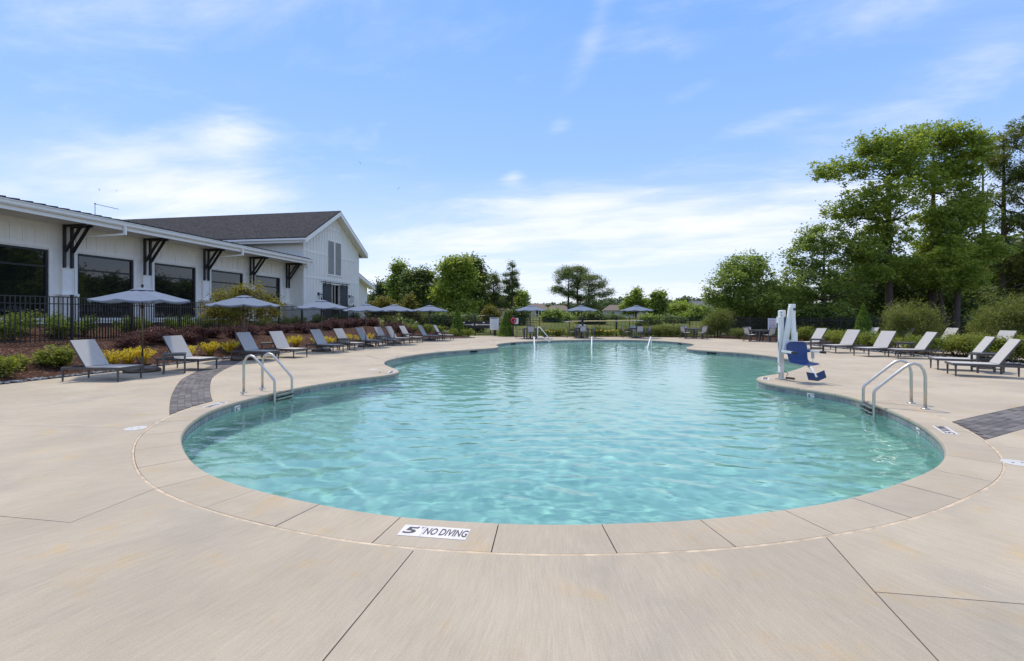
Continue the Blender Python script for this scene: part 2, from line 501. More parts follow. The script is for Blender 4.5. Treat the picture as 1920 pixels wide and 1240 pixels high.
class MB:
    def __init__(self):
        self.v = []
        self.f = []

    def add(self, vs, fs):
        o = len(self.v)
        self.v += [tuple(p) for p in vs]
        self.f += [tuple(i + o for i in f) for f in fs]
        return self

    def box(self, c, s, rot=None, rz=0.0, taper=1.0):
        hx, hy, hz = s[0] / 2, s[1] / 2, s[2] / 2
        R = rot if rot is not None else Matrix.Rotation(rz, 3, 'Z')
        vs = []
        for z in (-1, 1):
            k = 1.0 if z > 0 else taper
            for x, y in ((-1, -1), (1, -1), (1, 1), (-1, 1)):
                p = R @ Vector((x * hx * k, y * hy * k, z * hz))
                vs.append((p.x + c[0], p.y + c[1], p.z + c[2]))
        return self.add(vs, [(3, 2, 1, 0), (4, 5, 6, 7), (0, 1, 5, 4), (1, 2, 6, 5), (2, 3, 7, 6), (3, 0, 4, 7)])

    def beam(self, a, b, w_, h_, up=(0, 0, 1)):
        a, b = Vector(a), Vector(b)
        d = (b - a)
        L = d.length
        d.normalize()
        u = Vector(up)
        if abs(d.dot(u)) > 0.98:
            u = Vector((1, 0, 0))
        s = d.cross(u).normalized()
        u = s.cross(d)
        R = Matrix((d, s, u)).transposed()
        return self.box((a + b) / 2, (L, w_, h_), rot=R)

    def tube(self, pts, r, n=8, caps=True):
        pts = [Vector(p) for p in pts]
        rs = r if isinstance(r, (list, tuple)) else [r] * len(pts)
        rings = []
        ref = None
        for i, p in enumerate(pts):
            if i == 0:
                d = pts[1] - pts[0]
            elif i == len(pts) - 1:
                d = pts[-1] - pts[-2]
            else:
                d = (pts[i + 1] - p).normalized() + (p - pts[i - 1]).normalized()
            if d.length < 1e-9:
                d = Vector((0, 0, 1))
            d.normalize()
            if ref is None:
                ref = Vector((1, 0, 0)) if abs(d.x) < 0.8 else Vector((0, 1, 0))
            a = d.cross(ref)
            if a.length < 1e-6:
                a = d.cross(Vector((0, 1, 0.3)))
            a.normalize()
            b = a.cross(d).normalized()
            ref = b
            rings.append([p + (a * math.cos(2 * math.pi * k / n) + b * math.sin(2 * math.pi * k / n)) * rs[i] for k in range(n)])
        vs = [v for rg in rings for v in rg]
        fs = []
        for i in range(len(pts) - 1):
            for k in range(n):
                k2 = (k + 1) % n
                fs.append((i * n + k, i * n + k2, (i + 1) * n + k2, (i + 1) * n + k))
        if caps:
            fs.append(tuple(range(n))[::-1])
            fs.append(tuple((len(pts) - 1) * n + k for k in range(n)))
        return self.add(vs, fs)

    def lathe(self, prof, c=(0, 0, 0), n=20):
        vs, fs = [], []
        for r, z in prof:
            for k in range(n):
                a = 2 * math.pi * k / n
                vs.append((c[0] + r * math.cos(a), c[1] + r * math.sin(a), c[2] + z))
        for i in range(len(prof) - 1):
            for k in range(n):
                k2 = (k + 1) % n
                fs.append((i * n + k, i * n + k2, (i + 1) * n + k2, (i + 1) * n + k))
        fs.append(tuple(range(n))[::-1])
        fs.append(tuple((len(prof) - 1) * n + k for k in range(n)))
        return self.add(vs, fs)

    def prism(self, poly, z0, z1):
        """vertical prism over a convex/simple 2D polygon (ccw)"""
        n = len(poly)
        vs = [(p[0], p[1], z0) for p in poly] + [(p[0], p[1], z1) for p in poly]
        fs = [tuple(range(n))[::-1], tuple(range(n, 2 * n))]
        for k in range(n):
            k2 = (k + 1) % n
            fs.append((k, k2, n + k2, n + k))
        return self.add(vs, fs)

    def slab(self, quad, t, n=None):
        """thick sheet over four 3D corners"""
        q = [Vector(p) for p in quad]
        nn = n or (q[1] - q[0]).cross(q[3] - q[0]).normalized()
        nn = Vector(nn) * t
        vs = [p for p in q] + [p + nn for p in q]
        return self.add(vs, [(3, 2, 1, 0), (4, 5, 6, 7), (0, 1, 5, 4), (1, 2, 6, 5), (2, 3, 7, 6), (3, 0, 4, 7)])

    def mesh(self, name, smooth=False):
        me = bpy.data.meshes.new(name)
        me.from_pydata(self.v, [], self.f)
        if smooth:
            me.polygons.foreach_set('use_smooth', [True] * len(me.polygons))
        me.update()
        return me

    def build(self, name, mat, parent=None, smooth=False, bevel=0.0, loc=None):
        me = self.mesh(name, smooth)
        return link(name, me, mat, parent, bevel, loc)


def link(name, me, mat, parent=None, bevel=0.0, loc=None):
    o = bpy.data.objects.new(name, me)
    if mat and not me.materials:
        me.materials.append(MATS[mat])
    COL.objects.link(o)
    if parent is not None:
        o.parent = parent
    if loc is not None:
        o.location = loc
    if bevel:
        b = o.modifiers.new('bevel', 'BEVEL')
        b.width = bevel
        b.segments = 2
        b.limit_method = 'ANGLE'
    return o


def tag(o, label=None, cat=None, group=None, kind=None):
    if label:
        o['label'] = label
    if cat:
        o['category'] = cat
    if group:
        o['group'] = group
    if kind:
        o['kind'] = kind
    return o


def thing(name, label, cat, loc=(0, 0, 0), rz=0.0, group=None):
    o = bpy.data.objects.new(name, None)
    o.empty_display_size = 0.2
    COL.objects.link(o)
    o.location = loc
    o.rotation_euler = (0, 0, rz)
    return tag(o, label, cat, group)


KIDS = {}


def copy_tree(o, parent=None):
    kids = [c for c in bpy.data.objects if c.parent == o] if o not in KIDS else KIDS[o]
    KIDS[o] = kids
    c = o.copy()
    COL.objects.link(c)
    if parent is not None:
        c.parent = parent
    for ch in kids:
        copy_tree(ch, c)
    return c


def dup(o, label, loc, rz=0.0, scale=None):
    c = copy_tree(o)
    c['label'] = label
    c.location = loc
    c.rotation_euler = (0, 0, rz)
    if scale is not None:
        c.scale = scale if isinstance(scale, tuple) else (scale,) * 3
    return c


ORD = ['first', 'second', 'third', 'fourth', 'fifth', 'sixth', 'seventh', 'eighth', 'ninth', 'tenth', 'eleventh', 'twelfth',
       'thirteenth', 'fourteenth', 'fifteenth', 'sixteenth', 'seventeenth', 'eighteenth', 'nineteenth', 'twentieth']


def smoothstep(t):
    t = max(0.0, min(1.0, t))
    return t * t * (3 - 2 * t)


def pip(poly, x, y):
    r = False
    j = len(poly) - 1
    for i in range(len(poly)):
        xi, yi = poly[i]
        xj, yj = poly[j]
        if (yi > y) != (yj > y) and x < (xj - xi) * (y - yi) / (yj - yi) + xi:
            r = not r
        j = i
    return r


def pip_np(poly, X, Y):
    r = np.zeros(X.shape, bool)
    P = np.asarray(poly)
    j = len(P) - 1
    for i in range(len(P)):
        xi, yi = P[i]
        xj, yj = P[j]
        if yi != yj:
            c = ((yi > Y) != (yj > Y)) & (X < (xj - xi) * (Y - yi) / (yj - yi) + xi)
            r ^= c
        j = i
    return r


def text_mesh(s, size, shear=0.0, xs=1.0, bold=0.0):
    c = bpy.data.curves.new('txt', 'FONT')
    c.body = s
    c.size = size
    c.shear = shear
    c.align_x = 'CENTER'
    c.align_y = 'CENTER'
    c.extrude = 0.0008
    c.offset = bold
    c.resolution_u = 3
    o = bpy.data.objects.new('txt', c)
    COL.objects.link(o)
    bpy.context.view_layer.update()
    dg = bpy.context.evaluated_depsgraph_get()
    me = bpy.data.meshes.new_from_object(o.evaluated_get(dg))
    bpy.data.objects.remove(o)
    bpy.data.curves.remove(c)
    me.materials.clear()
    for v in me.vertices:
        v.co.x *= xs
    return me

# ------------------------------------------------------------------ the pool outline
POOL_PX = [(339.5, 816), (339.5, 826.6), (346, 845.5), (362.6, 867.5), (398.4, 891), (478.6, 917.4), (597, 944), (748.4, 967.7),
           (916, 978.6), (1000, 981.8), (1114, 981.2), (1294.7, 974), (1455, 956.3), (1587, 934.3), (1683, 905.5), (1747.5, 879.7),
           (1768.6, 862), (1773.4, 848.7), (1766, 829.4), (1746.8, 810), (1717.8, 790.7), (1686.3, 775), (1655, 763), (1616, 749.5),
           (1572.6, 738.6), (1524, 731.4), (1489, 727), (1447.5, 720), (1422.5, 714.8), (1414, 709.6), (1422.5, 705.8), (1460, 701),
           (1485, 695), (1506, 687.7), (1512, 681), (1500, 676), (1456, 669), (1405.8, 662.7), (1364, 659.6), (1312, 656.6),
           (1285, 653.3), (1291, 650), (1302.7, 647), (1297.5, 644.3), (1263, 640.6), (1210, 637.8), (1139, 636.9), (1068.5, 637.4),
           (1015.4, 638.8), (974, 640.8), (943, 643.2), (929.4, 646.9), (937.2, 650.2), (930, 652.3), (891, 654.8), (828, 659.4), (786.7, 664),
           (755.4, 668.8), (728, 674.6), (719, 680), (724, 685.4), (740.8, 691), (751, 695.4), (750, 699), (736.7, 702), (682.5, 708.3),
           (620, 716.6), (547, 729), (513.5, 736.4), (461, 749), (429.6, 757.4), (398, 768), (371, 782.6), (350, 799)]


def catmull_closed(P, per=14):
    out_ = []
    n = len(P)
    for i in range(n):
        p0, p1, p2, p3 = (np.array(P[(i + k) % n], float) for k in (-1, 0, 1, 2))
        for s in range(per):
            t = s / per
            out_.append(0.5 * ((2 * p1) + (-p0 + p2) * t + (2 * p0 - 5 * p1 + 4 * p2 - p3) * t * t + (-p0 + 3 * p1 - 3 * p2 + p3) * t ** 3))
    return np.array(out_)


def resample_closed(P, step):
    Q = np.vstack([P, P[:1]])
    d = np.r_[0, np.cumsum(np.hypot(*np.diff(Q, axis=0).T))]
    n = int(round(d[-1] / step))
    s = np.linspace(0, d[-1], n, endpoint=False)
    return np.c_[np.interp(s, d, Q[:, 0]), np.interp(s, d, Q[:, 1])]


def smooth_closed(P, k):
    for _ in range(k):
        P = 0.25 * np.roll(P, 1, 0) + 0.5 * P + 0.25 * np.roll(P, -1, 0)
    return P


def smooth_by_depth(P):
    # the far edge is read from few pixels: smooth it more
    for _ in range(60):
        S = 0.25 * np.roll(P, 1, 0) + 0.5 * P + 0.25 * np.roll(P, -1, 0)
        a = np.clip((P[:, 1:2] - 3) / 20, 0.04, 1.0) ** 1.0
        P = P * (1 - a) + S * a
    return P


POOL = resample_closed(catmull_closed([G(*p) for p in POOL_PX]), 0.10)
POOL = resample_closed(smooth_by_depth(POOL), 0.10)
POOL = smooth_closed(POOL, 3)


def normals(P):
    t = np.roll(P, -1, 0) - np.roll(P, 1, 0)
    t /= np.maximum(np.hypot(t[:, 0], t[:, 1]), 1e-9)[:, None]
    return np.c_[t[:, 1], -t[:, 0]]      # outward for ccw


POOL_N = normals(POOL)
# smooth the normals for the offset so the coping keeps its shape round the tips
NS = smooth_closed(POOL_N, 14)
NS /= np.hypot(NS[:, 0], NS[:, 1])[:, None]
CW = 0.47
COP = POOL + NS * CW
COP = smooth_closed(COP, 8)
DSEG = np.r_[0, np.cumsum(np.hypot(*np.diff(np.vstack([POOL, POOL[:1]]), axis=0).T))]
PERIM = DSEG[-1]
WATER_Z = -0.15


def on_pool(s, off=0.0):
    s = s % PERIM
    i = int(np.searchsorted(DSEG, s, 'right') - 1) % len(POOL)
    t = (s - DSEG[i]) / max(DSEG[i + 1] - DSEG[i], 1e-9)
    j = (i + 1) % len(POOL)
    p = POOL[i] * (1 - t) + POOL[j] * t
    n = POOL_N[i] * (1 - t) + POOL_N[j] * t
    n = n / np.hypot(*n)
    return p + n * off, n


def nearest_s(x, y):
    k = int(np.argmin((POOL[:, 0] - x) ** 2 + (POOL[:, 1] - y) ** 2))
    return DSEG[k]


# ------------------------------------------------------------------ land
EDGE_L = [(-4, -14.2), (5, -13.2), (9, -12.4), (10.9, -11.95), (13.4, -11.45), (16, -11.1), (18.5, -10.5), (21, -9.7), (24.5, -8.8),
          (28, -7.7), (31.2, -6.1), (33.4, -4.3), (34.3, -2.7)]
FENCE_L = [(-15.9, 10.65, .72), (-15.3, 13.0, .75), (-14.3, 15.25, .75), (-14.3, 17.65, .75), (-14.2, 20.05, .75), (-14.0, 22.45, .76), (-13.8, 24.8, .76),
           (-13.5, 27.2, .70), (-13.25, 29.6, .75), (-13.0, 32.0, .82), (-12.7, 34.4, .9), (-12.4, 36.7, .95), (-11.2, 38.6, .62),
           (-9.0, 38.95, .55), (-6.8, 38.95, .33), (-4.75, 38.5, .06)]
_ey = [e[0] for e in EDGE_L]
_ex = [e[1] for e in EDGE_L]
_fy = [-4] + [f[1] for f in FENCE_L[:12]]
_fx = [-17.5] + [f[0] for f in FENCE_L[:12]]
_fb = [.7] + [f[2] for f in FENCE_L[:12]]


def edge_x(y):
    return float(np.interp(y, _ey, _ex))


def hz(x, y):
    """height of the planted ground outside the deck"""
    zl = 0.0
    e = edge_x(min(y, 34.3))
    f = float(np.interp(y, _fy, _fx))
    b = float(np.interp(y, _fy, _fb))
    if x < e:
        d = e - x
        w_ = max(e - f, 0.5)
        if d < w_:
            zl = b * smoothstep(d / w_ * 0.93 + 0.05) / smoothstep(0.98)
            zl *= smoothstep(d / 0.4)
        else:
            zl = b + (1.25 - b) * smoothstep((d - w_) / 4.0)
    zf = float(np.interp(x, [-16, -13, -9, -6.5, -3.8, -2.6], [1.25, 1.0, 0.55, 0.32, 0.03, 0.0]))
    k = smoothstep((y - 33.5) / 3.5)
    z = zl * (1 - k) + zf * k
    field = 1.30 * smoothstep((y - 41) / 42.0)
    z = max(z, field) if y > 41 else z
    if y > 120:
        z = max(z, 1.30)
    return z


DECK = [(-14.2, -5)] + [(x, y) for y, x in EDGE_L] + [(-3.7, 36.2), (-4.35, 38.3), (-1.7, 38.35), (-0.9, 37.0), (0.6, 36.0), (4, 36.2), (9, 36.2), (13.2, 35.0),
        (15.6, 32.4), (16.6, 28.5), (16.2, 24), (16.25, 19), (16.4, 14), (16.9, 5), (17.2, -5)]


def strip(pts, wd):
    """thin polygon round a polyline"""
    P = np.array(pts, float)
    t = np.gradient(P, axis=0)
    t /= np.hypot(t[:, 0], t[:, 1])[:, None]
    n = np.c_[t[:, 1], -t[:, 0]] * wd / 2
    return [tuple(p) for p in (P + n)] + [tuple(p) for p in (P - n)[::-1]]


# paver bands
PAV_L_CENTRE = [G(356, 766), G(354, 745), G(357, 727), G(370, 709), G(394, 695), G(430, 682.5)]
PAV_L_CENTRE = [(-4.95, 7.35), (-5.55, 8.15), (-6.4, 9.35), (-7.18, 10.55), (-8.1, 12.05), (-8.85, 13.75), (-9.45, 15.4), (-10.1, 17.0), (-10.9, 18.2)]
PAV_R_CENTRE = [(5.45, 6.10), (6.43, 6.61), (7.76, 7.30), (9.1, 7.98), (11.0, 8.9), (13.0, 9.85), (15.4, 11.0)]


def dense(pts, step=0.1):
    P = np.array(pts, float)
    d = np.r_[0, np.cumsum(np.hypot(*np.diff(P, axis=0).T))]
    # smooth polyline
    n = int(d[-1] / step)
    s = np.linspace(0, d[-1], n)
    Q = np.c_[np.interp(s, d, P[:, 0]), np.interp(s, d, P[:, 1])]
    for _ in range(40):
        Q[1:-1] = 0.25 * Q[:-2] + 0.5 * Q[1:-1] + 0.25 * Q[2:]
    return Q


PL = dense(PAV_L_CENTRE)
PR = dense(PAV_R_CENTRE)
PAVW_L, PAVW_R = 0.64, 0.66
PAVPOLY_L = strip(PL, PAVW_L + 0.02)
PAVPOLY_R = strip(PR, PAVW_R + 0.02)

JOINTS = [([G(775, 1033), G(605, 1240), (-1.28, 0.2), (-2.1, -5.4)], .008),
          ([G(1545, 1003), G(1640, 1110), G(1760, 1240), (2.6, 0.2), (4.4, -5.4)], .009),
          ([G(1640, 1110), G(1920, 1133), (8, 1.6), (17.6, -1.0)], .007),
          ([G(297, 914), G(132, 980), G(0, 968), (-9.0, 3.4), (-15, 3.2)], .008),
          ([G(232, 803), G(0, 797), (-14.5, 6.9)], .006),
          ([G(1850, 835), G(1920, 842), (12, 5.3), (17.6, 4.9)], .006),
          ([(-3.1, 14.6), (-5.9, 19.0), G(560, 669), G(745, 651.5), G(928, 641.7), (-1.2, 31), (4, 34.2), (10.5, 33.2), G(1301, 643.4), G(1456, 651), (13.2, 19.4)], .035),
          ([G(745, 651.5), (-9.5, 26.8)], .01), ([(-5.9, 19.0), (-11, 19.8)], .008),
          ([(4, 34.2), (4.0, 37)], .012), ([(-1.2, 31), (-3.4, 37.5)], .012), ([G(1456, 651), (18, 25.5)], .012),
          ([(7.6, 10.3), (17.5, 12.2)], .006), ([(13.2, 19.4), (17, 19.9)], .01),
          ([(10.5, 33.2), (11.2, 37)], .012), ([(8.3, 31.4), (10.5, 33.2)], .012)]


def cdt_region(outer, holes, keep_pts=None):
    verts, edges = [], []

    def loop(P, closed=True):
        o = len(verts)
        for p in P:
            verts.append(Vector((float(p[0]), float(p[1]))))
        n = len(P)
        for k in range(n if closed else n - 1):
            edges.append((o + k, o + (k + 1) % n))
    loop(outer)
    for h in holes:
        loop(h)
    v, e, f, _, _, _ = delaunay_2d_cdt(verts, edges, [], 0, 1e-5)
    V = np.array([(p.x, p.y) for p in v])
    T = np.array([t for t in f if len(t) == 3])
    C = V[T].mean(1)
    ok = pip_np(outer, C[:, 0], C[:, 1])
    for h in holes:
        ok &= ~pip_np(h, C[:, 0], C[:, 1])
    return V, T[ok]


def components(T):
    par = list(range(len(T)))

    def find(a):
        while par[a] != a:
            par[a] = par[par[a]]
            a = par[a]
        return a
    em = {}
    for i, t in enumerate(T):
        for a, b in ((0, 1), (1, 2), (2, 0)):
            k = (min(t[a], t[b]), max(t[a], t[b]))
            if k in em:
                ra, rb = find(i), find(em[k])
                par[ra] = rb
            else:
                em[k] = i
    g = {}
    for i in range(len(T)):
        g.setdefault(find(i), []).append(i)
    return list(g.values())


def slab_mesh(V, T, z1, z0):
    """flat triangles at z1 with skirts down to z0"""
    used = sorted(set(int(i) for t in T for i in t))
    idx = {k: i for i, k in enumerate(used)}
    vs = [(V[k][0], V[k][1], z1) for k in used]
    fs = []
    cnt = {}
    for t in T:
        a, b, c = V[t[0]], V[t[1]], V[t[2]]
        cr = (b[0] - a[0]) * (c[1] - a[1]) - (b[1] - a[1]) * (c[0] - a[0])
        tt = tuple(int(i) for i in t) if cr > 0 else tuple(int(i) for i in t[::-1])
        fs.append(tuple(idx[i] for i in tt))
        for k in range(3):
            cnt[(tt[k], tt[(k + 1) % 3])] = 1
    n = len(vs)
    low = {}
    for (a, b) in list(cnt):
        if (b, a) in cnt:
            continue
        for k in (a, b):
            if k not in low:
                low[k] = len(vs)
                vs.append((V[k][0], V[k][1], z0))
        fs.append((idx[b], idx[a], low[a], low[b]))
    me = bpy.data.meshes.new('slab')
    me.from_pydata(vs, [], fs)
    me.update()
    return me


# ---- deck
COP_OUT = [tuple(p) for p in resample_closed(POOL + NS * (CW + 0.022), 0.2)]
COP_OUT = [tuple(p) for p in smooth_closed(np.array(COP_OUT), 2)]
deck_root = thing('pool_deck', 'broom finished tan concrete pool deck with saw cut joints', 'deck')
tag(deck_root, kind='structure')
holes = [COP_OUT, PAVPOLY_L, PAVPOLY_R] + [strip(j, wd) for j, wd in JOINTS]
V, T = cdt_region(DECK, holes)
comps = components(T)
areas = []
for c in comps:
    tt = T[c]
    A = np.abs(np.cross(V[tt[:, 1]] - V[tt[:, 0]], V[tt[:, 2]] - V[tt[:, 0]])).sum() / 2
    if A < 0.02:
        continue
    link('concrete_slab', slab_mesh(V, tt, 0.0, -0.06), 'deck', deck_root)
# dark bed of the joints
Vj, Tj = cdt_region(DECK, [COP_OUT])
link('joint_filler', slab_mesh(Vj, Tj, -0.012, -0.07), 'joint', deck_root)

# ---- coping stones with rounded nose, sealant line
cop_root = thing('pool_coping', 'concrete coping slabs round the free-form pool edge', 'coping')
tag(cop_root, kind='structure')
s0 = nearest_s(*G(748.4, 967.7))
NST = int(round(PERIM / 0.79))
STEP = PERIM / NST
random.seed(4)


def coping_profile():
    # (offset from the pool edge, z); inside edge is bull-nosed
    return [(CW - 0.004, -0.075), (CW - 0.004, -0.003), (CW - 0.008, 0.0), (0.030, 0.0), (0.012, -0.004), (0.001, -0.014), (-0.006, -0.032), (-0.004, -0.055), (0.010, -0.072)]


# off-pool offset uses the smoothed COP normals for the outer edge
for k in range(NST):
    a = s0 + k * STEP + 0.004
    b = s0 + (k + 1) * STEP - 0.004
    m = 9
    mb = MB()
    rows = []
    prof = coping_profile()
    dz = random.uniform(-0.0012, 0.0012)
    for i in range(m):
        s = a + (b - a) * i / (m - 1)
        ss = s % PERIM
        i0 = int(np.searchsorted(DSEG, ss, 'right') - 1) % len(POOL)
        t = (ss - DSEG[i0]) / max(DSEG[i0 + 1] - DSEG[i0], 1e-9)
        i1 = (i0 + 1) % len(POOL)
        pi = POOL[i0] * (1 - t) + POOL[i1] * t
        po = COP[i0] * (1 - t) + COP[i1] * t
        rows.append([(pi[0] + (po[0] - pi[0]) * o_ / CW, pi[1] + (po[1] - pi[1]) * o_ / CW, z + dz) for o_, z in prof])
    npf = len(prof)
    vs = [v for r in rows for v in r]
    fs = []
    for i in range(m - 1):
        for q in range(npf - 1):
            fs.append((i * npf + q, (i + 1) * npf + q, (i + 1) * npf + q + 1, i * npf + q + 1))
    fs.append(tuple(range(npf)))
    fs.append(tuple((m - 1) * npf + q for q in range(npf))[::-1])
    mb.add(vs, fs)
    o = mb.build('coping_stone', 'coping', cop_root)
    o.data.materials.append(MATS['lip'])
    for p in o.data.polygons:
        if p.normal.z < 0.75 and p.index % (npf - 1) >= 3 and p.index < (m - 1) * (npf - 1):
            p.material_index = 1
# sealant ring between coping and deck
mb = MB()
n = len(POOL)
jit = np.array([random.uniform(-.003, .003) for _ in range(n)])
jit = np.convolve(np.r_[jit[-4:], jit, jit[:4]], np.ones(9) / 9 * 2, 'valid')
cen = COP + NS * 0.010
a_ = cen - NS * (0.0125 + jit[:, None])
b_ = cen + NS * (0.0125 + jit[:, None])
vs = [(p[0], p[1], -0.002) for p in a_] + [(p[0], p[1], -0.002) for p in b_] + [(p[0], p[1], 0.0015) for p in cen]
fs = []
for k in range(n):
    k2 = (k + 1) % n
    fs.append((k, k2, 2 * n + k2, 2 * n + k))
    fs.append((2 * n + k, 2 * n + k2, n + k2, n + k))
mb.add(vs, [f[::-1] for f in fs])
mb.build('sealant_bead', 'sealant', cop_root)

# ---- pool shell: walls, tiles, floor, water
shell = thing('pool_basin', 'pale blue plastered pool basin under the water', 'pool')
tag(shell, kind='structure')


def floor_z(x, y):
    return -1.52 + 0.55 * smoothstep((y - 13) / 8.0) + 0.45 * smoothstep((y - 26.0) / 0.5) + 0.2 * smoothstep((y - 27.3) / 0.4)


mb = MB()
vs = []
for p, nn in zip(POOL, POOL_N):
    q = p + nn * 0.012
    vs.append((q[0], q[1], -0.07))
    vs.append((q[0], q[1], -1.7))
nP = len(POOL)
mb.add(vs, [(2 * k, 2 * k + 1, 2 * ((k + 1) % nP) + 1, 2 * ((k + 1) % nP)) for k in range(nP)])
wall_o = mb.build('pool_wall', 'plaster', shell, smooth=True)
gx = np.arange(-9.0, 14.0, 0.5)
gy = np.r_[np.arange(2.5, 25.5, 0.5), np.arange(25.5, 28.2, 0.1), np.arange(28.5, 34.5, 0.5)]
mb = MB()
mb.add([(x, y, floor_z(x, y)) for y in gy for x in gx],
       [(j * len(gx) + i, j * len(gx) + i + 1, (j + 1) * len(gx) + i + 1, (j + 1) * len(gx) + i) for j in range(len(gy) - 1) for i in range(len(gx) - 1)])
floor_o = mb.build('pool_floor', 'plaster', shell, smooth=True)
for (x, y) in ((-0.75, 4.55), (0.1, 4.62)):
    mb = MB()
    mb.lathe([(0.16, 0.0), (0.16, 0.012), (0.13, 0.02), (0.12, 0.012)], (x, y, floor_z(x, y) + 0.002), 20)
    for q in range(5):
        mb.box((x, y - 0.08 + q * 0.04, floor_z(x, y) + 0.018), (0.2, 0.012, 0.008))
    mb.build('drain_grate', 'tile', shell)

# waterline tiles: single ones where the wall faces the camera, the rest joined
TW = 0.152
NT_ = int(PERIM / TW)
cand = []
for k in range(NT_):
    p, nn = on_pool((k + 0.5) * PERIM / NT_)
    face = nn[0] * p[0] + nn[1] * p[1]       # wall faces the camera when the outward normal points away from it
    d = math.hypot(*p)
    cand.append((-(face / d) / d if face > 0 else 1.0, k, p, nn))
cand.sort(key=lambda c: c[0])
single = set(c[1] for c in cand[:300])
mbt = MB()
mbt.box((0, 0, 0), (TW - 0.006, 0.010, 0.150))
tile_me = mbt.mesh('tile')
tile_me.materials.append(MATS['tile'])
rest = MB()
for c in cand:
    _, k, p, nn = c
    q = p + nn * 0.010
    ang = math.atan2(nn[1], nn[0]) + math.pi / 2
    if k in single:
        o = link('tile', tile_me, None, shell, loc=(q[0], q[1], -0.148))
        o.rotation_euler = (0, 0, ang)
    else:
        rest.box((q[0], q[1], -0.148), (TW - 0.006, 0.010, 0.150), rz=ang)
tag(rest.build('tile_row', 'tile', shell), kind='stuff')

# water surface: a real rippled sheet
rng = np.random.default_rng(11)
ys = [2.9]
while ys[-1] < 33.2:
    ys.append(ys[-1] + max(0.026, 0.0058 * ys[-1]))
ys = np.array(ys)
xs = np.arange(-8.2, 12.2, 0.034)
X, Y = np.meshgrid(xs, ys)
Hh = np.zeros_like(X)
wx = 0.25 * np.sin(X * 0.7 + 1.3 * np.sin(Y * 0.45)) + 0.2 * np.sin(Y * 0.9 + X * 0.3 + 2.0)
wy = 0.25 * np.sin(Y * 0.8 + 1.1 * np.sin(X * 0.5 + 1.0)) + 0.2 * np.sin(X * 1.1 - Y * 0.4)
for i in range(44):
    lam = 0.155 * (0.80 / 0.155) ** rng.random()
    th = rng.normal(math.radians(72), math.radians(38)) if i % 3 else rng.uniform(0, math.pi)
    k = 2 * math.pi / lam
    slope = 0.0125 * (lam / 0.45) ** 0.2
    Hh += slope / k * np.sin(k * ((X + wx) * math.cos(th) + (Y + wy) * math.sin(th)) + rng.uniform(0, 6.28))
patch = 0.75 + 0.35 * np.sin(X * 0.33 + 0.8 * np.sin(Y * 0.21)) * np.sin(Y * 0.27 + 1.0)
Hh *= patch
ins = pip_np([tuple(p) for p in (POOL + POOL_N * 0.10)[::3]], X, Y)
cell = ins[:-1, :-1] & ins[1:, :-1] & ins[:-1, 1:] & ins[1:, 1:]
nx_ = len(xs)
J, I = np.nonzero(cell)
quads = np.c_[J * nx_ + I, J * nx_ + I + 1, (J + 1) * nx_ + I + 1, (J + 1) * nx_ + I]
uq, inv = np.unique(quads.ravel(), return_inverse=True)
co = np.c_[X.ravel()[uq], Y.ravel()[uq], WATER_Z + Hh.ravel()[uq]]
quads = inv.reshape(-1, 4)


def np_mesh(name, co, faces, smooth=False):
    me = bpy.data.meshes.new(name)
    k = faces.shape[1]
    me.vertices.add(len(co))
    me.vertices.foreach_set('co', np.ascontiguousarray(co, np.float32).ravel())
    me.loops.add(faces.size)
    me.loops.foreach_set('vertex_index', np.ascontiguousarray(faces, np.int32).ravel())
    me.polygons.add(len(faces))
    me.polygons.foreach_set('loop_start', np.arange(0, faces.size, k, dtype=np.int32))
    me.polygons.foreach_set('loop_total', np.full(len(faces), k, np.int32))
    if smooth:
        me.polygons.foreach_set('use_smooth', np.ones(len(faces), bool))
    me.update(calc_edges=True)
    return me


water = link('water', np_mesh('water', co, quads, True), 'water')
tag(water, 'rippled turquoise water filling the free-form swimming pool', 'water', kind='structure')
sun_l.cycles.is_caustics_light = True
water.cycles.is_caustics_caster = True
floor_o.cycles.is_caustics_receiver = True
wall_o.cycles.is_caustics_receiver = True

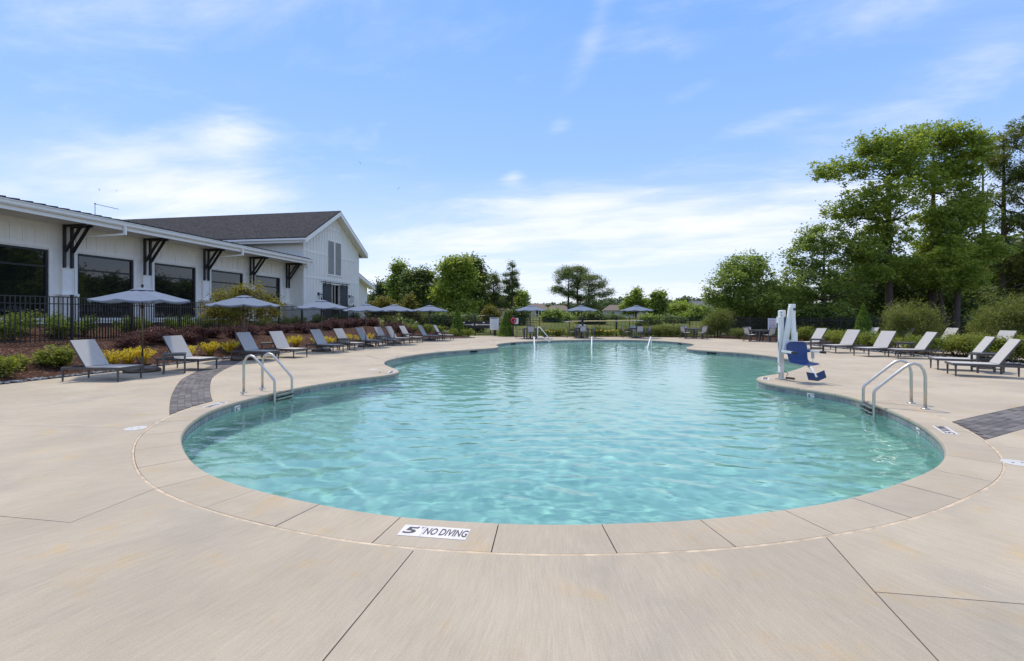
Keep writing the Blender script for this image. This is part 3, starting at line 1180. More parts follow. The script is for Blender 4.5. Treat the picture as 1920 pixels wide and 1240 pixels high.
# ---- pavers
def pavers(centre, width, cols, name, label, clip_end):
    root = thing(name, label, 'paving')
    tag(root, kind='structure')
    P = np.array(centre)
    d = np.r_[0, np.cumsum(np.hypot(*np.diff(P, axis=0).T))]
    t = np.gradient(P, axis=0)
    t /= np.hypot(t[:, 0], t[:, 1])[:, None]
    nrm = np.c_[t[:, 1], -t[:, 0]]
    cw = width / cols
    L = 0.205
    cp = [tuple(p) for p in COP_OUT]
    rnd = random.Random(7)
    for c in range(cols):
        off = -width / 2 + (c + 0.5) * cw
        s = -(L / 2 if c % 2 else 0)
        while s < min(d[-1], clip_end):
            a, b = max(s, 0) + 0.003, min(s + L, d[-1]) - 0.003
            s += L
            if b - a < 0.05:
                continue

            def pt(ss, o_):
                x = np.interp(ss, d, P[:, 0])
                y = np.interp(ss, d, P[:, 1])
                n0 = np.array([np.interp(ss, d, nrm[:, 0]), np.interp(ss, d, nrm[:, 1])])
                return (x + n0[0] * o_, y + n0[1] * o_)
            h = cw / 2 - 0.0025
            q = [pt(a, off + h), pt(b, off + h), pt(b, off - h), pt(a, off - h)]
            m_ = np.mean(q, axis=0)
            # cut at the coping: slide the near end out of the ring
            inside = [pip(cp, *v) for v in q]
            if all(inside):
                continue
            if any(inside):
                while a < b - 0.04 and any(pip(cp, *v) for v in (pt(a, off + h), pt(a, off - h))):
                    a += 0.01
                q = [pt(a, off + h), pt(b, off + h), pt(b, off - h), pt(a, off - h)]
                if any(pip(cp, *v) for v in q):
                    continue
            zt = rnd.uniform(-0.0025, 0.0010)
            mb = MB()
            ins_ = [(v[0] + (m_[0] - v[0]) * 0.03, v[1] + (m_[1] - v[1]) * 0.05) for v in q]
            mb.add([(v[0], v[1], -0.05) for v in q] + [(v[0], v[1], zt - 0.003) for v in q] + [(v[0], v[1], zt) for v in ins_],
                   [(0, 1, 5, 4), (1, 2, 6, 5), (2, 3, 7, 6), (3, 0, 4, 7), (4, 5, 9, 8), (5, 6, 10, 9), (6, 7, 11, 10), (7, 4, 8, 11), (8, 9, 10, 11)])
            # keep faces up whatever the winding
            A = sum(q[i][0] * q[(i + 1) % 4][1] - q[(i + 1) % 4][0] * q[i][1] for i in range(4))
            if A < 0:
                mb.f = [f[::-1] for f in mb.f]
            mb.build('paver', 'paver', root)


pavers(PL, PAVW_L, 6, 'paver_path', 'curved band of grey pavers leading from the pool to the loungers', 10.3)
pavers(PR, PAVW_R, 6, 'paver_path', 'straight grey paver band leaving the pool towards the right edge', 5.6)

# ---- ground sheet (drops under the deck so that the basin hangs free), beds
GX = np.r_[-900, -500, -300, -200, -140, -100, -75, -60, -50, np.arange(-42, 46, 1.0), 50, 60, 75, 100, 140, 200, 300, 500, 900]
GY = np.r_[-400, -150, -80, -40, -20, -10, np.arange(-6, 60, 1.0), np.arange(60, 130, 4), 140, 160, 200, 260, 350, 500, 800, 1500]
gxx, gyy = np.meshgrid(GX, GY)
dk = pip_np(DECK, gxx, gyy)
zz = np.array([[hz(x, y) for x in GX] for y in GY]) - 0.06
zz[dk] = -2.6
co = np.c_[gxx.ravel(), gyy.ravel(), zz.ravel()]
ng = len(GX)
J, I = np.meshgrid(np.arange(len(GY) - 1), np.arange(ng - 1), indexing='ij')
J, I = J.ravel(), I.ravel()
fq = np.c_[J * ng + I, J * ng + I + 1, (J + 1) * ng + I + 1, (J + 1) * ng + I]
ground = link('ground', np_mesh('ground', co, fq, True), 'grass')
tag(ground, 'yellow green mown grass beyond the black fence', 'ground', kind='structure')

# left bed: mulch bank rising from the deck edge
vs, fs = [], []
yy = np.arange(-4, 39.6, 0.4)
uu = [0, .03, .07, .12, .2, .35, .6, .9, 1.3, 1.8, 2.3, 2.8, 3.3, 3.9, 4.6, 5.4, 6.3, 7.3, 8.6, 10, 12]
rb = random.Random(3)
for y in yy:
    e = edge_x(min(y, 34.3)) if y < 34.3 else -2.7 - (y - 34.3) * 0.45
    for u in uu:
        x = e - u
        z = hz(x, y) + (0.02 if u > 0.05 else -0.05) + (rb.uniform(-.015, .015) if u > .1 else 0)
        vs.append((x, y, z))
nu = len(uu)
fs = [(j * nu + i, (j + 1) * nu + i, (j + 1) * nu + i + 1, j * nu + i + 1) for j in range(len(yy) - 1) for i in range(nu - 1)]
bed = MB()
bed.add(vs, [f[::-1] for f in fs])
bl = bed.build('planting_bed', 'mulch', smooth=True)
tag(bl, 'sloping brown mulch bed between the left loungers and the clubhouse', 'planting bed', kind='structure')
# far and right bed
outer = [(-0.6, 38.2), (3, 37.9), (16, 37.9), (31, 37.6), (40, 30), (40, -5), (17.2, -5)]
edge = [p for p in DECK[::-1] if not (p[0] < -0.9)][:]
edge = DECK[DECK.index((-0.9, 37.0)):]
ring = [(p[0], p[1]) for p in edge] + outer[::-1]
Vb, Tb = cdt_region(ring, [])
br_ = link('planting_bed', slab_mesh(Vb, Tb, -0.012, -0.08), 'mulch')
tag(br_, 'flat brown mulch bed behind the tables and right loungers', 'planting bed', kind='structure')
# second strip of deck behind the right hand planting
terr = MB()
terr.prism([(18.3, 17), (22.6, 16), (23.6, 26), (18.6, 27)], -0.05, 0.02)
to_ = terr.build('terrace', 'deck')
tag(to_, 'second concrete terrace behind the right planting', 'terrace', kind='structure')

# river stones along the bed edges
rs = random.Random(5)
ico = bmesh.new()
bmesh.ops.create_icosphere(ico, subdivisions=1, radius=1.0)
IV = [v.co.copy() for v in ico.verts]
IF = [tuple(v.index for v in f.verts) for f in ico.faces]
ico.free()


def stones(path, name, label, wdt, step, z):
    P = dense(path, 0.05)
    d = np.r_[0, np.cumsum(np.hypot(*np.diff(P, axis=0).T))]
    t = np.gradient(P, axis=0)
    t /= np.hypot(t[:, 0], t[:, 1])[:, None]
    mb = MB()
    s = 0.0
    while s < d[-1]:
        x, y = np.interp(s, d, P[:, 0]), np.interp(s, d, P[:, 1])
        tx, ty = np.interp(s, d, t[:, 0]), np.interp(s, d, t[:, 1])
        for _ in range(3):
            o_ = rs.uniform(0.01, wdt)
            r = rs.uniform(0.03, 0.065)
            sx, sy, sz = r * rs.uniform(.8, 1.5), r * rs.uniform(.7, 1.1), r * rs.uniform(.45, .7)
            R = Matrix.Rotation(rs.uniform(0, 6.28), 3, 'Z')
            c = Vector((x - ty * o_ + rs.uniform(-.04, .04), y + tx * o_ + rs.uniform(-.04, .04), z + sz * 0.4 + rs.uniform(0, .02)))
            mb.add([tuple(c + R @ Vector((v.x * sx * rs.uniform(.9, 1.1), v.y * sy, v.z * sz))) for v in IV], IF)
        s += step
    o = mb.build(name, 'pebble', smooth=True)
    tag(o, label, 'stones', kind='stuff')


stones([(x + 0.02, y) for y, x in EDGE_L[1:]], 'river_stones', 'line of blue grey river stones edging the left mulch bed', 0.22, 0.085, 0.0)
stones([(16.6, 28.5), (16.2, 24), (16.25, 19), (16.4, 14), (16.9, 8)][::-1], 'river_stones', 'line of grey river stones edging the right mulch bed', -0.5, 0.07, 0.0)

# ------------------------------------------------------------------ clubhouse
A0 = Vector((-19.65, 21.2, 0))
DW = Vector((.168, .986, 0)).normalized()        # along the wing wall, away from the camera
NW = Vector((.986, -.168, 0)).normalized()       # out of the wall, towards the pool
RB = Matrix((DW, NW, Vector((0, 0, 1)))).transposed()   # local (s, out, z) -> world


def WB(s, o, z):
    return A0 + DW * s + NW * o + Vector((0, 0, z))


def bbox(mb, s0_, s1_, o0, o1, z0, z1):
    mb.box(WB((s0_ + s1_) / 2, (o0 + o1) / 2, (z0 + z1) / 2), (abs(s1_ - s0_), abs(o1 - o0), abs(z1 - z0)), rot=RB)
    return mb


club = thing('clubhouse', 'white board and batten clubhouse with dark roofs and black brackets', 'building', tuple(WB(5, -3, 1.2)))
CI = club.matrix_world.inverted()
bpy.context.view_layer.update()


def cpart(mb, name, mat, parent=None, **kw):
    o = mb.build(name, mat, None, **kw)
    root = club
    if parent is None:
        o.parent = club
        o.matrix_parent_inverse = Matrix.Translation(club.location).inverted()
    else:
        o.parent = parent
        o.matrix_parent_inverse = Matrix.Translation(club.location).inverted() @ Matrix.Identity(4) if False else Matrix.Identity(4)
    return o


def csub(mb, name, mat, parent, **kw):
    """sub-part: its parent part sits at the club's origin offset, so keep world coordinates"""
    o = mb.build(name, mat, None, **kw)
    o.parent = parent
    return o


FL = 1.15       # floor level of the clubhouse
SOF = 5.60      # soffit under the wing's eave
S0, S1 = -9.0, 15.3
WINS = [(-7.56 + 3.78 * k, -7.56 + 3.78 * k + 2.65) for k in range(6)]
# wall as piers, sill band and header, so that the windows are real openings
w_ = MB()
bbox(w_, S0, S1, -0.25, 0.0, FL - 0.6, 1.52)
bbox(w_, S0, S1, -0.25, 0.0, 4.44, SOF + 0.3)
edges_ = [S0] + [v for wn in WINS for v in wn] + [S1]
for a, b in zip(edges_[0::2], edges_[1::2]):
    bbox(w_, a, b, -0.25, 0.0, 1.52, 4.44)
cpart(w_, 'wall', 'siding')
w_ = MB()
bbox(w_, S0, S1, -0.02, 0.06, FL - 0.6, FL + 0.12)
cpart(w_, 'water_table', 'trim')
# belt course over the windows
w_ = MB()
bbox(w_, S0, S1, 0.002, 0.035, 4.50, 4.66)
cpart(w_, 'belt_trim', 'trim')
w_ = MB()
bbox(w_, S0, S1, 0.002, 0.05, SOF - 0.20, SOF - 0.003)
cpart(w_, 'frieze_board', 'trim')
# battens above the belt
bay = 3.78
for k in range(6):
    c0 = -8.13 + bay * k
    for q in range(7):
        s = c0 + 0.55 + q * 0.44
        if s > S1 - 0.1:
            continue
        w_ = MB()
        bbox(w_, s - 0.028, s + 0.028, 0.0, 0.035, 4.66, SOF - 0.20)
        cpart(w_, 'batten', 'trim')
# windows
for (a, b) in WINS:
    fr = MB()
    t_ = 0.09
    bbox(fr, a, a + t_, -0.14, -0.02, 1.52, 4.44)
    bbox(fr, b - t_, b, -0.14, -0.02, 1.52, 4.44)
    bbox(fr, a + t_, b - t_, -0.14, -0.02, 1.52, 1.52 + t_)
    bbox(fr, a + t_, b - t_, -0.14, -0.02, 4.44 - t_, 4.44)
    bbox(fr, a + t_, b - t_, -0.13, -0.03, 3.68, 3.75)
    wo = cpart(fr, 'window', 'black_paint')
    for z0_, z1_ in ((1.52 + t_, 3.68), (3.75, 4.44 - t_)):
        g = MB()
        bbox(g, a + t_, b - t_, -0.10, -0.08, z0_, z1_)
        csub(g, 'pane', 'glass', wo)
    c = MB()
    for (sa, sb, za, zb) in ((a - .13, a - .002, 1.40, 4.50), (b + .002, b + .13, 1.40, 4.50), (a, b, 1.40, 1.517)):
        bbox(c, sa, sb, 0.002, 0.04, za, zb)
    csub(c, 'casing', 'trim', wo)
# pilasters with plinth
BR = [-8.13 + bay * k for k in range(7)]
BR = [-8.08, -4.30, -.52, 3.22, 7.0, 10.82, 14.62]
for s in BR:
    p = MB()
    bbox(p, s - 0.19, s + 0.19, 0.0, 0.16, 2.55, 3.80)
    po_ = cpart(p, 'pilaster', 'trim')
    p = MB()
    bbox(p, s - 0.30, s + 0.30, 0.0, 0.30, FL - 0.6, 2.50)
    csub(p, 'plinth', 'stone_base', po_)
    p = MB()
    bbox(p, s - 0.36, s + 0.36, 0.0, 0.36, 2.50, 2.57)
    csub(p, 'plinth_cap', 'trim', po_)
    # timber bracket: twin posts, beam and twin braces
    root_b = MB()
    for q in (-0.15, 0.15):
        bbox(root_b, s + q - 0.045, s + q + 0.045, 0.165, 0.265, 3.72, SOF - 0.002)
    ob = cpart(root_b, 'bracket', 'black_paint')
    for q in (-0.15, 0.15):
        be = MB()
        be.beam(WB(s + q, 0.16, SOF - 0.06), WB(s + q, 1.30, SOF - 0.06), 0.085, 0.10)
        csub(be, 'bracket_beam', 'black_paint', ob)
        be = MB()
        be.beam(WB(s + q, 0.26, 4.42), WB(s + q, 1.08, SOF - 0.10), 0.08, 0.105)
        csub(be, 'brace', 'black_paint', ob)
# soffit, fascia, gutter, roof
OV = 1.5
sf = MB()
bbox(sf, S0, S1 + 0.35, 0.0, OV - 0.03, SOF, SOF + 0.03)
cpart(sf, 'soffit', 'trim')
fa = MB()
bbox(fa, S0, S1 + 0.38, OV - 0.03, OV, SOF - 0.02, 5.80)
cpart(fa, 'fascia', 'trim')
gt = MB()
prof = [(0.0, 5.74), (0.07, 5.74), (0.11, 5.80), (0.115, 5.90), (0.14, 5.93), (0.14, 5.96), (0.0, 5.96)]
vs = []
for s in (S0, S1 + 0.42):
    for o_, z in prof:
        vs.append(WB(s, OV + 0.001 + o_, z))
npf = len(prof)
gt.add(vs, [(k, (k + 1) % npf, npf + (k + 1) % npf, npf + k) for k in range(npf)] + [tuple(range(npf))[::-1], tuple(range(npf, 2 * npf))])
cpart(gt, 'gutter', 'trim')
rise = math.tan(math.radians(8.2))
rf = MB()
rf.slab([WB(S0, OV + 0.06, 5.965), WB(S1 + 0.42, OV + 0.06, 5.965), WB(S1 + 0.42, -11, 5.965 + rise * (11 + OV)), WB(S0, -11, 5.965 + rise * (11 + OV))], 0.04, (0, 0, 1))
ro = cpart(rf, 'wing_roof', 'metal_roof')
k = 0
s = S0 + 0.2
while s < S1 + 0.4:
    sm = MB()
    sm.beam(WB(s, OV + 0.065, 6.028), WB(s, -11, 6.028 + rise * (11 + OV + .005)), 0.03, 0.045)
    csub(sm, 'roof_seam', 'metal_roof', ro)
    s += 0.43
# downspouts at the brackets
for s, sw in ((0.85, -.24), (8.3, 7.28), (15.1, 14.93)):
    dsp = MB()
    dsp.beam(WB(s, OV + 0.07, 5.74), WB(s, OV + 0.07, 5.36), 0.11, 0.10)
    dsp.beam(WB(s, OV + 0.07, 5.40), WB(sw, 0.10, 5.08), 0.10, 0.08)
    dsp.beam(WB(sw, 0.055, 5.12), WB(sw, 0.055, 2.6), 0.09, 0.08)
    dsp.beam(WB(sw + .22, 0.055, 2.6), WB(sw + .22, 0.055, FL), 0.09, 0.08)
    cpart(dsp, 'downspout', 'trim')
# thin lightning mast on the roof
an = MB()
an.tube([WB(-.1, 1.1, 6.0), WB(-.1, 1.1, 6.62)], 0.012, 5)
an.tube([WB(-.1, 1.1, 6.6), WB(0.35, 1.1, 6.60), WB(0.95, 1.1, 6.60)], 0.012, 5)
an.box(WB(-.1, 1.1, 6.61), (0.05, 0.05, 0.04))
cpart(an, 'roof_mast', 'frame_grey')
# wing interior darkness
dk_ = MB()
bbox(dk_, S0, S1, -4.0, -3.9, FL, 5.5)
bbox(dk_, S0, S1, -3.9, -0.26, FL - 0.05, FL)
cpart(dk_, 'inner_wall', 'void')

# ---- barn
PB = 1.06      # barn front stands this far out of the wing wall
B0, B1 = 15.25, 23.95
BC = (B0 + B1) / 2
EAVE_Z, RIDGE_Z = 7.50, 10.55
BL = 25.0      # barn depth
PITCH = (RIDGE_Z - EAVE_Z) / ((B1 - B0) / 2 + 0.62)
g = MB()
zt = RIDGE_Z - 0.25


def roof_z(s):
    return RIDGE_Z - abs(s - BC) * PITCH


# front gable with a door opening, as separate prism pieces
DS0, DS1, DZ = BC - 0.62, BC + 1.05, 4.28


def gable_piece(mb, s0_, s1_, z0):
    pts = [s0_] + ([BC] if s0_ < BC < s1_ else []) + [s1_]
    top = [(s, roof_z(s) - 0.22) for s in pts]
    front = [WB(s0_, PB, z0), WB(s1_, PB, z0)] + [WB(s, PB, z) for s, z in top[::-1]]
    back = [p - NW * 0.3 for p in front]
    n_ = len(front)
    mb.add(front + back, [tuple(range(n_)), tuple(range(n_, 2 * n_))[::-1]] + [(k, n_ + k, n_ + (k + 1) % n_, (k + 1) % n_) for k in range(n_)])


gable_piece(g, B0, DS0, FL - .6)
gable_piece(g, DS0, DS1, DZ)
gable_piece(g, DS1, B1, FL - .6)
cpart(g, 'gable_wall', 'siding')
g = MB()
bbox(g, B0, B0 + 0.3, PB - BL, PB - 0.3, FL - .6, EAVE_Z - 0.05)
bbox(g, B1 - 0.3, B1, PB - BL, PB - 0.3, FL - .6, EAVE_Z - 0.05)
cpart(g, 'side_wall', 'siding')
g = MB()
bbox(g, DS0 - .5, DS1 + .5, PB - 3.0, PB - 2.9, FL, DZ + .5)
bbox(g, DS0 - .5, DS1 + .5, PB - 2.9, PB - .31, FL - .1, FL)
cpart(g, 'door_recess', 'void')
# roof planes
OVR = 0.62
for sg in (-1, 1):
    r_ = MB()
    e_s = BC + sg * ((B1 - B0) / 2 + OVR)
    q = [WB(e_s, PB + OVR, EAVE_Z), WB(BC, PB + OVR, RIDGE_Z), WB(BC, PB - BL, RIDGE_Z), WB(e_s, PB - BL, EAVE_Z)]
    r_.slab(q, 0.09, (0, 0, 1))
    cpart(r_, 'barn_roof', 'shingle')
    # rake board and soffit of the overhang
    r_ = MB()
    r_.slab([WB(e_s, PB + OVR - 0.02, EAVE_Z - 0.36), WB(BC, PB + OVR - 0.02, RIDGE_Z - 0.36), WB(BC, PB + OVR - 0.02, RIDGE_Z - 0.004), WB(e_s, PB + OVR - 0.02, EAVE_Z - 0.004)], 0.045, NW)
    cpart(r_, 'rake_board', 'trim')
    r_ = MB()
    r_.slab([WB(e_s, PB + OVR - 0.03, EAVE_Z - 0.30), WB(BC, PB + OVR - 0.03, RIDGE_Z - 0.30), WB(BC, PB + 0.002, RIDGE_Z - 0.30), WB(e_s, PB + 0.002, EAVE_Z - 0.30)], 0.03, (0, 0, 1))
    cpart(r_, 'rake_soffit', 'trim')
    # eave fascia, soffit, gutter along the long side
    r_ = MB()
    a, b = sorted((e_s, e_s - sg * 0.03))
    bbox(r_, a, b, PB - BL, PB + OVR - 0.025, EAVE_Z - 0.34, EAVE_Z - 0.006)
    a, b = sorted((e_s - sg * 0.03, BC + sg * (B1 - B0) / 2))
    bbox(r_, a, b, PB - BL, PB + 0.0, EAVE_Z - 0.34, EAVE_Z - 0.31)
    cpart(r_, 'eave_fascia', 'trim')
    r_ = MB()
    a, b = sorted((e_s + sg * 0.002, e_s + sg * 0.13))
    bbox(r_, a, b, PB - BL, PB + OVR - 0.03, EAVE_Z - 0.16, EAVE_Z - 0.02)
    cpart(r_, 'barn_gutter', 'trim')
# belts and corner boards
g = MB()
LV0, LV1, LZ0, LZ1 = BC - 0.98, BC + 1.10, 5.15, 7.95
bbox(g, B0 + .14, LV0 - .121, PB + 0.002, PB + 0.035, 6.62, 6.80)
cpart(g, 'belt_trim', 'trim')
g = MB()
bbox(g, LV1 + .121, B1 - .14, PB + 0.002, PB + 0.035, 6.62, 6.80)
cpart(g, 'belt_trim', 'trim')
g = MB()
bbox(g, B0 + .14, B1 - .14, PB + 0.002, PB + 0.035, 4.60, 4.76)
cpart(g, 'belt_trim', 'trim')
hw = (RIDGE_Z - 0.55 - 9.05) / PITCH
g = MB()
bbox(g, BC - hw, BC + hw, PB + 0.002, PB + 0.035, 8.95, 9.08)
cpart(g, 'belt_trim', 'trim')
for s in (B0, B1 - .14):
    g = MB()
    bbox(g, s, s + .14, PB + 0.002, PB + 0.04, FL - .3, EAVE_Z - 0.34)
    cpart(g, 'corner_board', 'trim')
# battens
LV0, LV1, LZ0, LZ1 = BC - 1.05, BC + 1.45, 5.15, 7.95
LV0, LV1 = BC - 0.98, BC + 1.10
n_b = 21
for q in range(1, n_b):
    s = B0 + .14 + (B1 - B0 - .28) * q / n_b
    zr = roof_z(s) - 0.34
    for za, zb in ((FL + .1, 4.60), (4.76, 6.62), (6.80, min(8.95, zr)), (9.08, zr)):
        if zb - za < 0.15:
            continue
        if LV0 - .15 < s < LV1 + .15:
            if za < 6.7 and za > 4.4:
                zb = min(zb, LZ0 - .13)
            elif za > 6.7 and za < 8.9:
                za = LZ1 + .13
        if za < 4 and BC - 2.0 < s < BC + 1.9 and za < 4.2:
            if DS0 - .35 < s < DS1 + .2:
                continue
        if zb - za < 0.12:
            continue
        g = MB()
        bbox(g, s - 0.03, s + 0.03, PB, PB + 0.04, za, zb)
        cpart(g, 'batten', 'trim')
# lower side wall: lap siding boards on the barn's left return
for q in range(14):
    g = MB()
    z = FL + q * 0.2
    bbox(g, B0 - 0.016, B0 - 0.001, 0.31, PB - .06, z, z + 0.188)
    cpart(g, 'lap_board', 'siding')
# louvred gable opening
g = MB()
for (a, b) in ((LV0 - .12, LV0), (LV1, LV1 + .12), ((LV0 + LV1) / 2 - .09, (LV0 + LV1) / 2 + .09)):
    bbox(g, a, b, PB + .002, PB + .06, LZ0 - .12, LZ1 + .12)
for a, b in ((LV0, (LV0 + LV1) / 2 - .09), ((LV0 + LV1) / 2 + .09, LV1)):
    bbox(g, a, b, PB + .002, PB + .06, LZ0 - .12, LZ0)
    bbox(g, a, b, PB + .002, PB + .06, LZ1, LZ1 + .12)
lo = cpart(g, 'louver_frame', 'trim')
for a, b in ((LV0, (LV0 + LV1) / 2 - .09), ((LV0 + LV1) / 2 + .09, LV1)):
    z = LZ0 + 0.04
    while z < LZ1 - 0.03:
        g = MB()
        g.beam(WB(a + .01, PB + .028, z), WB(b - .01, PB + .028, z), 0.05, 0.012, up=(NW.x * .7, NW.y * .7, .7))
        csub(g, 'louver_slat', 'louver', lo)
        z += 0.075
    g = MB()
    bbox(g, a, b, PB + .001, PB + .006, LZ0, LZ1)
    csub(g, 'louver_back', 'louver', lo)
# sliding barn doors on a rail
g = MB()
g.tube([WB(BC - 2.1, PB + .10, DZ + .16), WB(BC + 2.45, PB + .10, DZ + .16)], 0.028, 6)
rail = cpart(g, 'door_rail', 'black_paint')
for a, b in ((DS0 - 1.12, DS0 + .08), (DS1 - .08, DS1 + 1.12)):
    g = MB()
    bbox(g, a, b, PB + .05, PB + .10, FL + .03, DZ + .05)
    do = cpart(g, 'barn_door', 'dark_door')
    for z in (FL + .12, FL + 1.45, DZ - .12):
        h_ = MB()
        bbox(h_, a, b, PB + .102, PB + .125, z - .08, z + .08)
        csub(h_, 'door_batten', 'dark_door', do)
    for q in (a + .25, b - .25):
        h_ = MB()
        bbox(h_, q - .03, q + .03, PB + .128, PB + .145, DZ - .2, DZ + .24)
        csub(h_, 'hanger_strap', 'black_paint', do)
g = MB()
bbox(g, DS0 + .1, DS1 - .1, PB - .2, PB - .16, FL, DZ - .02)
bbox(g, DS0 + .85, DS0 + 1.0, PB - .16, PB - .08, FL, DZ - .02)
cpart(g, 'glass_door', 'glass')
# wall lanterns
for s in (BC - 2.35, BC + 2.55):
    g = MB()
    bbox(g, s - .10, s + .10, PB + .002, PB + .05, 3.30, 3.52)
    lt = cpart(g, 'wall_lantern', 'black_paint')
    g = MB()
    g.tube([WB(s, PB + .04, 3.44), WB(s, PB + .26, 3.50), WB(s, PB + .30, 3.40)], .02, 6)
    bbox(g, s - .13, s + .13, PB + .17, PB + .43, 3.33, 3.38)
    for da in (-.12, .10):
        for db in (.18, .40):
            bbox(g, s + da, s + da + .02, PB + db, PB + db + .02, 2.86, 3.33)
    bbox(g, s - .12, s + .12, PB + .18, PB + .42, 2.84, 2.86)
    csub(g, 'lantern_cage', 'black_paint', lt)
# lean-to on the barn's right side
g = MB()
L0, L1 = B1 + 0.003, B1 + 3.3
pl = [WB(L0, 0.25, FL - .4), WB(L1, 0.25, FL - .4), WB(L1, 0.25, 4.72), WB(L0, 0.25, 5.72)]
pbk = [p - NW * 6 for p in pl]
g.add(pl + pbk, [(0, 1, 2, 3), (7, 6, 5, 4), (0, 4, 5, 1), (1, 5, 6, 2), (2, 6, 7, 3), (3, 7, 4, 0)])
lw = cpart(g, 'lean_to', 'siding')
for q in range(22):
    z = FL + q * 0.2
    s_end = L1 if z + .19 < 4.72 else L1 - (z + .19 - 4.72) / 1.0 * 3.3
    if s_end - L0 < .3:
        break
    h_ = MB()
    bbox(h_, L0 + .01, s_end - .01, 0.252, 0.268, z, z + 0.186)
    csub(h_, 'lap_board', 'siding', lw)
h_ = MB()
h_.slab([WB(L0, 0.85, 5.86), WB(L0, -6, 5.86), WB(L1 + .6, -6, 4.60), WB(L1 + .6, 0.85, 4.60)], 0.06, (0, 0, 1))
csub(h_, 'lean_to_roof', 'shingle', lw)
h_ = MB()
h_.slab([WB(L0, 0.82, 5.52), WB(L1 + .6, 0.82, 4.27), WB(L1 + .6, 0.82, 4.595), WB(L0, 0.82, 5.855)], 0.05, NW)
h_.slab([WB(L0, 0.80, 5.60), WB(L0, 0.25, 5.60), WB(L1 + .6, 0.25, 4.34), WB(L1 + .6, 0.80, 4.34)], 0.03, (0, 0, 1))
csub(h_, 'lean_to_fascia', 'trim', lw)

# ------------------------------------------------------------------ fences
pk = MB()
pk.box((0, 0, 0.74), (0.024, 0.024, 1.42))
picket_me = pk.mesh('picket')
picket_me.materials.append(MATS['fence_black'])
pm = MB()
pm.box((0, 0, 0.76), (0.064, 0.064, 1.52))
pm.box((0, 0, 1.53), (0.075, 0.075, 0.025))
post_me = pm.mesh('fence_post')
post_me.materials.append(MATS['fence_black'])


def fence(pts, label, singles):
    root = thing('picket_fence', label, 'fence')
    many = MB()
    cnt = 0
    for i, (x, y, z) in enumerate(pts):
        link('post', post_me, None, root, loc=(x, y, z)).rotation_euler = (0, 0, math.atan2(pts[min(i + 1, len(pts) - 1)][1] - pts[max(i - 1, 0)][1], pts[min(i + 1, len(pts) - 1)][0] - pts[max(i - 1, 0)][0]))
    for i in range(len(pts) - 1):
        a, b = Vector(pts[i]), Vector(pts[i + 1])
        rl = MB()
        for h in (0.09, 1.24, 1.46):
            rl.beam(a + Vector((0, 0, h)), b + Vector((0, 0, h)), 0.026, 0.03)
        rl.build('rail', 'fence_black', root)
        L = (b - a).length
        m = max(2, int(round(L / 0.112)))
        ang = math.atan2(b.y - a.y, b.x - a.x)
        for k in range(1, m):
            p = a.lerp(b, k / m)
            if cnt < singles:
                o = link('picket', picket_me, None, root, loc=p)
                o.rotation_euler = (0, 0, ang)
                cnt += 1
            else:
                many.box((p.x, p.y, p.z + 0.74), (0.024, 0.024, 1.42), rz=ang)
    if many.v:
        tag(many.build('picket_row', 'fence_black', root), kind='stuff')
    return root


fence(FENCE_L[1:], 'black metal picket fence climbing the mulch bed beside the clubhouse', 290)
FAR_F = [(-1.35, 38.5, 0.0), (-0.2, 37.9, 0.0), (2.2, 37.75, 0.0)] + [(2.2 + 2.42 * k, 37.75, 0.0) for k in range(1, 12)] + [(31.2, 37.2, 0), (33.2, 35.8, 0), (34.8, 34, 0), (36.0, 31.9, 0), (37, 29.7, 0)]
fence(FAR_F, 'black metal picket fence behind the far tables and right trees', 200)

# double gate with arched tops and white push bars
gate = thing('double_gate', 'black double gate with arched top and silver push bars', 'gate', (-3.05, 38.5, 0))
for x in (-1.62, 0.0, 1.62):
    g = MB()
    g.box((x, 0, 0.83), (0.11 if x else 0.09, 0.11, 1.66))
    g.box((x, 0, 1.68), (0.14, 0.14, 0.03))
    g.build('gate_post', 'fence_black', gate)
for x0 in (-1.56, 0.05):
    L = 1.51
    lf = MB()
    lf.box((x0 + .03, 0, .8), (.05, .04, 1.45))
    lf.box((x0 + L - .03, 0, .8), (.05, .04, 1.45))
    for h in (.10, .62, 1.15):
        lf.box((x0 + L / 2, 0, h), (L, .04, .05))
    arc = [(x0 + L * k / 10, 0, 1.50 + 0.16 * math.sin(math.pi * k / 10)) for k in range(11)]
    lf.tube(arc, .022, 6)
    lfo = lf.build('gate_leaf', 'fence_black', gate)
    for k in range(1, 13):
        p = MB()
        xx = x0 + L * k / 13
        p.box((xx, 0, .1 + (1.4 + .16 * math.sin(math.pi * k / 13)) / 2), (.018, .018, 1.4 + .16 * math.sin(math.pi * k / 13)))
        p.build('gate_picket', 'fence_black', lfo)
    p = MB()
    p.box((x0 + L / 2, -.03, .90), (L - .08, .015, .55))
    p.build('kick_panel', 'fence_black', lfo)
    p = MB()
    p.beam((x0 + .05, -.09, .90), (x0 + L - .05, -.09, .90), .05, .07)
    p.box((x0 + (.10 if x0 > -1 else L - .10), -.08, .90), (.16, .06, .14))
    p.build('push_bar', 'steel', lfo)
    p = MB()
    p.box((x0 + L * .45, -.045, 1.07), (.16, .012, .08))
    p.build('gate_label', 'sign_white', lfo)


def text_child(s, size, parent, loc, rot=(math.pi / 2, 0, 0), mat='ink', xs=1.0, shear=0.0, bold=0.0):
    me = text_mesh(s, size, shear, xs, bold)
    o = link('lettering', me, mat, parent, loc=loc)
    o.rotation_euler = rot
    return o


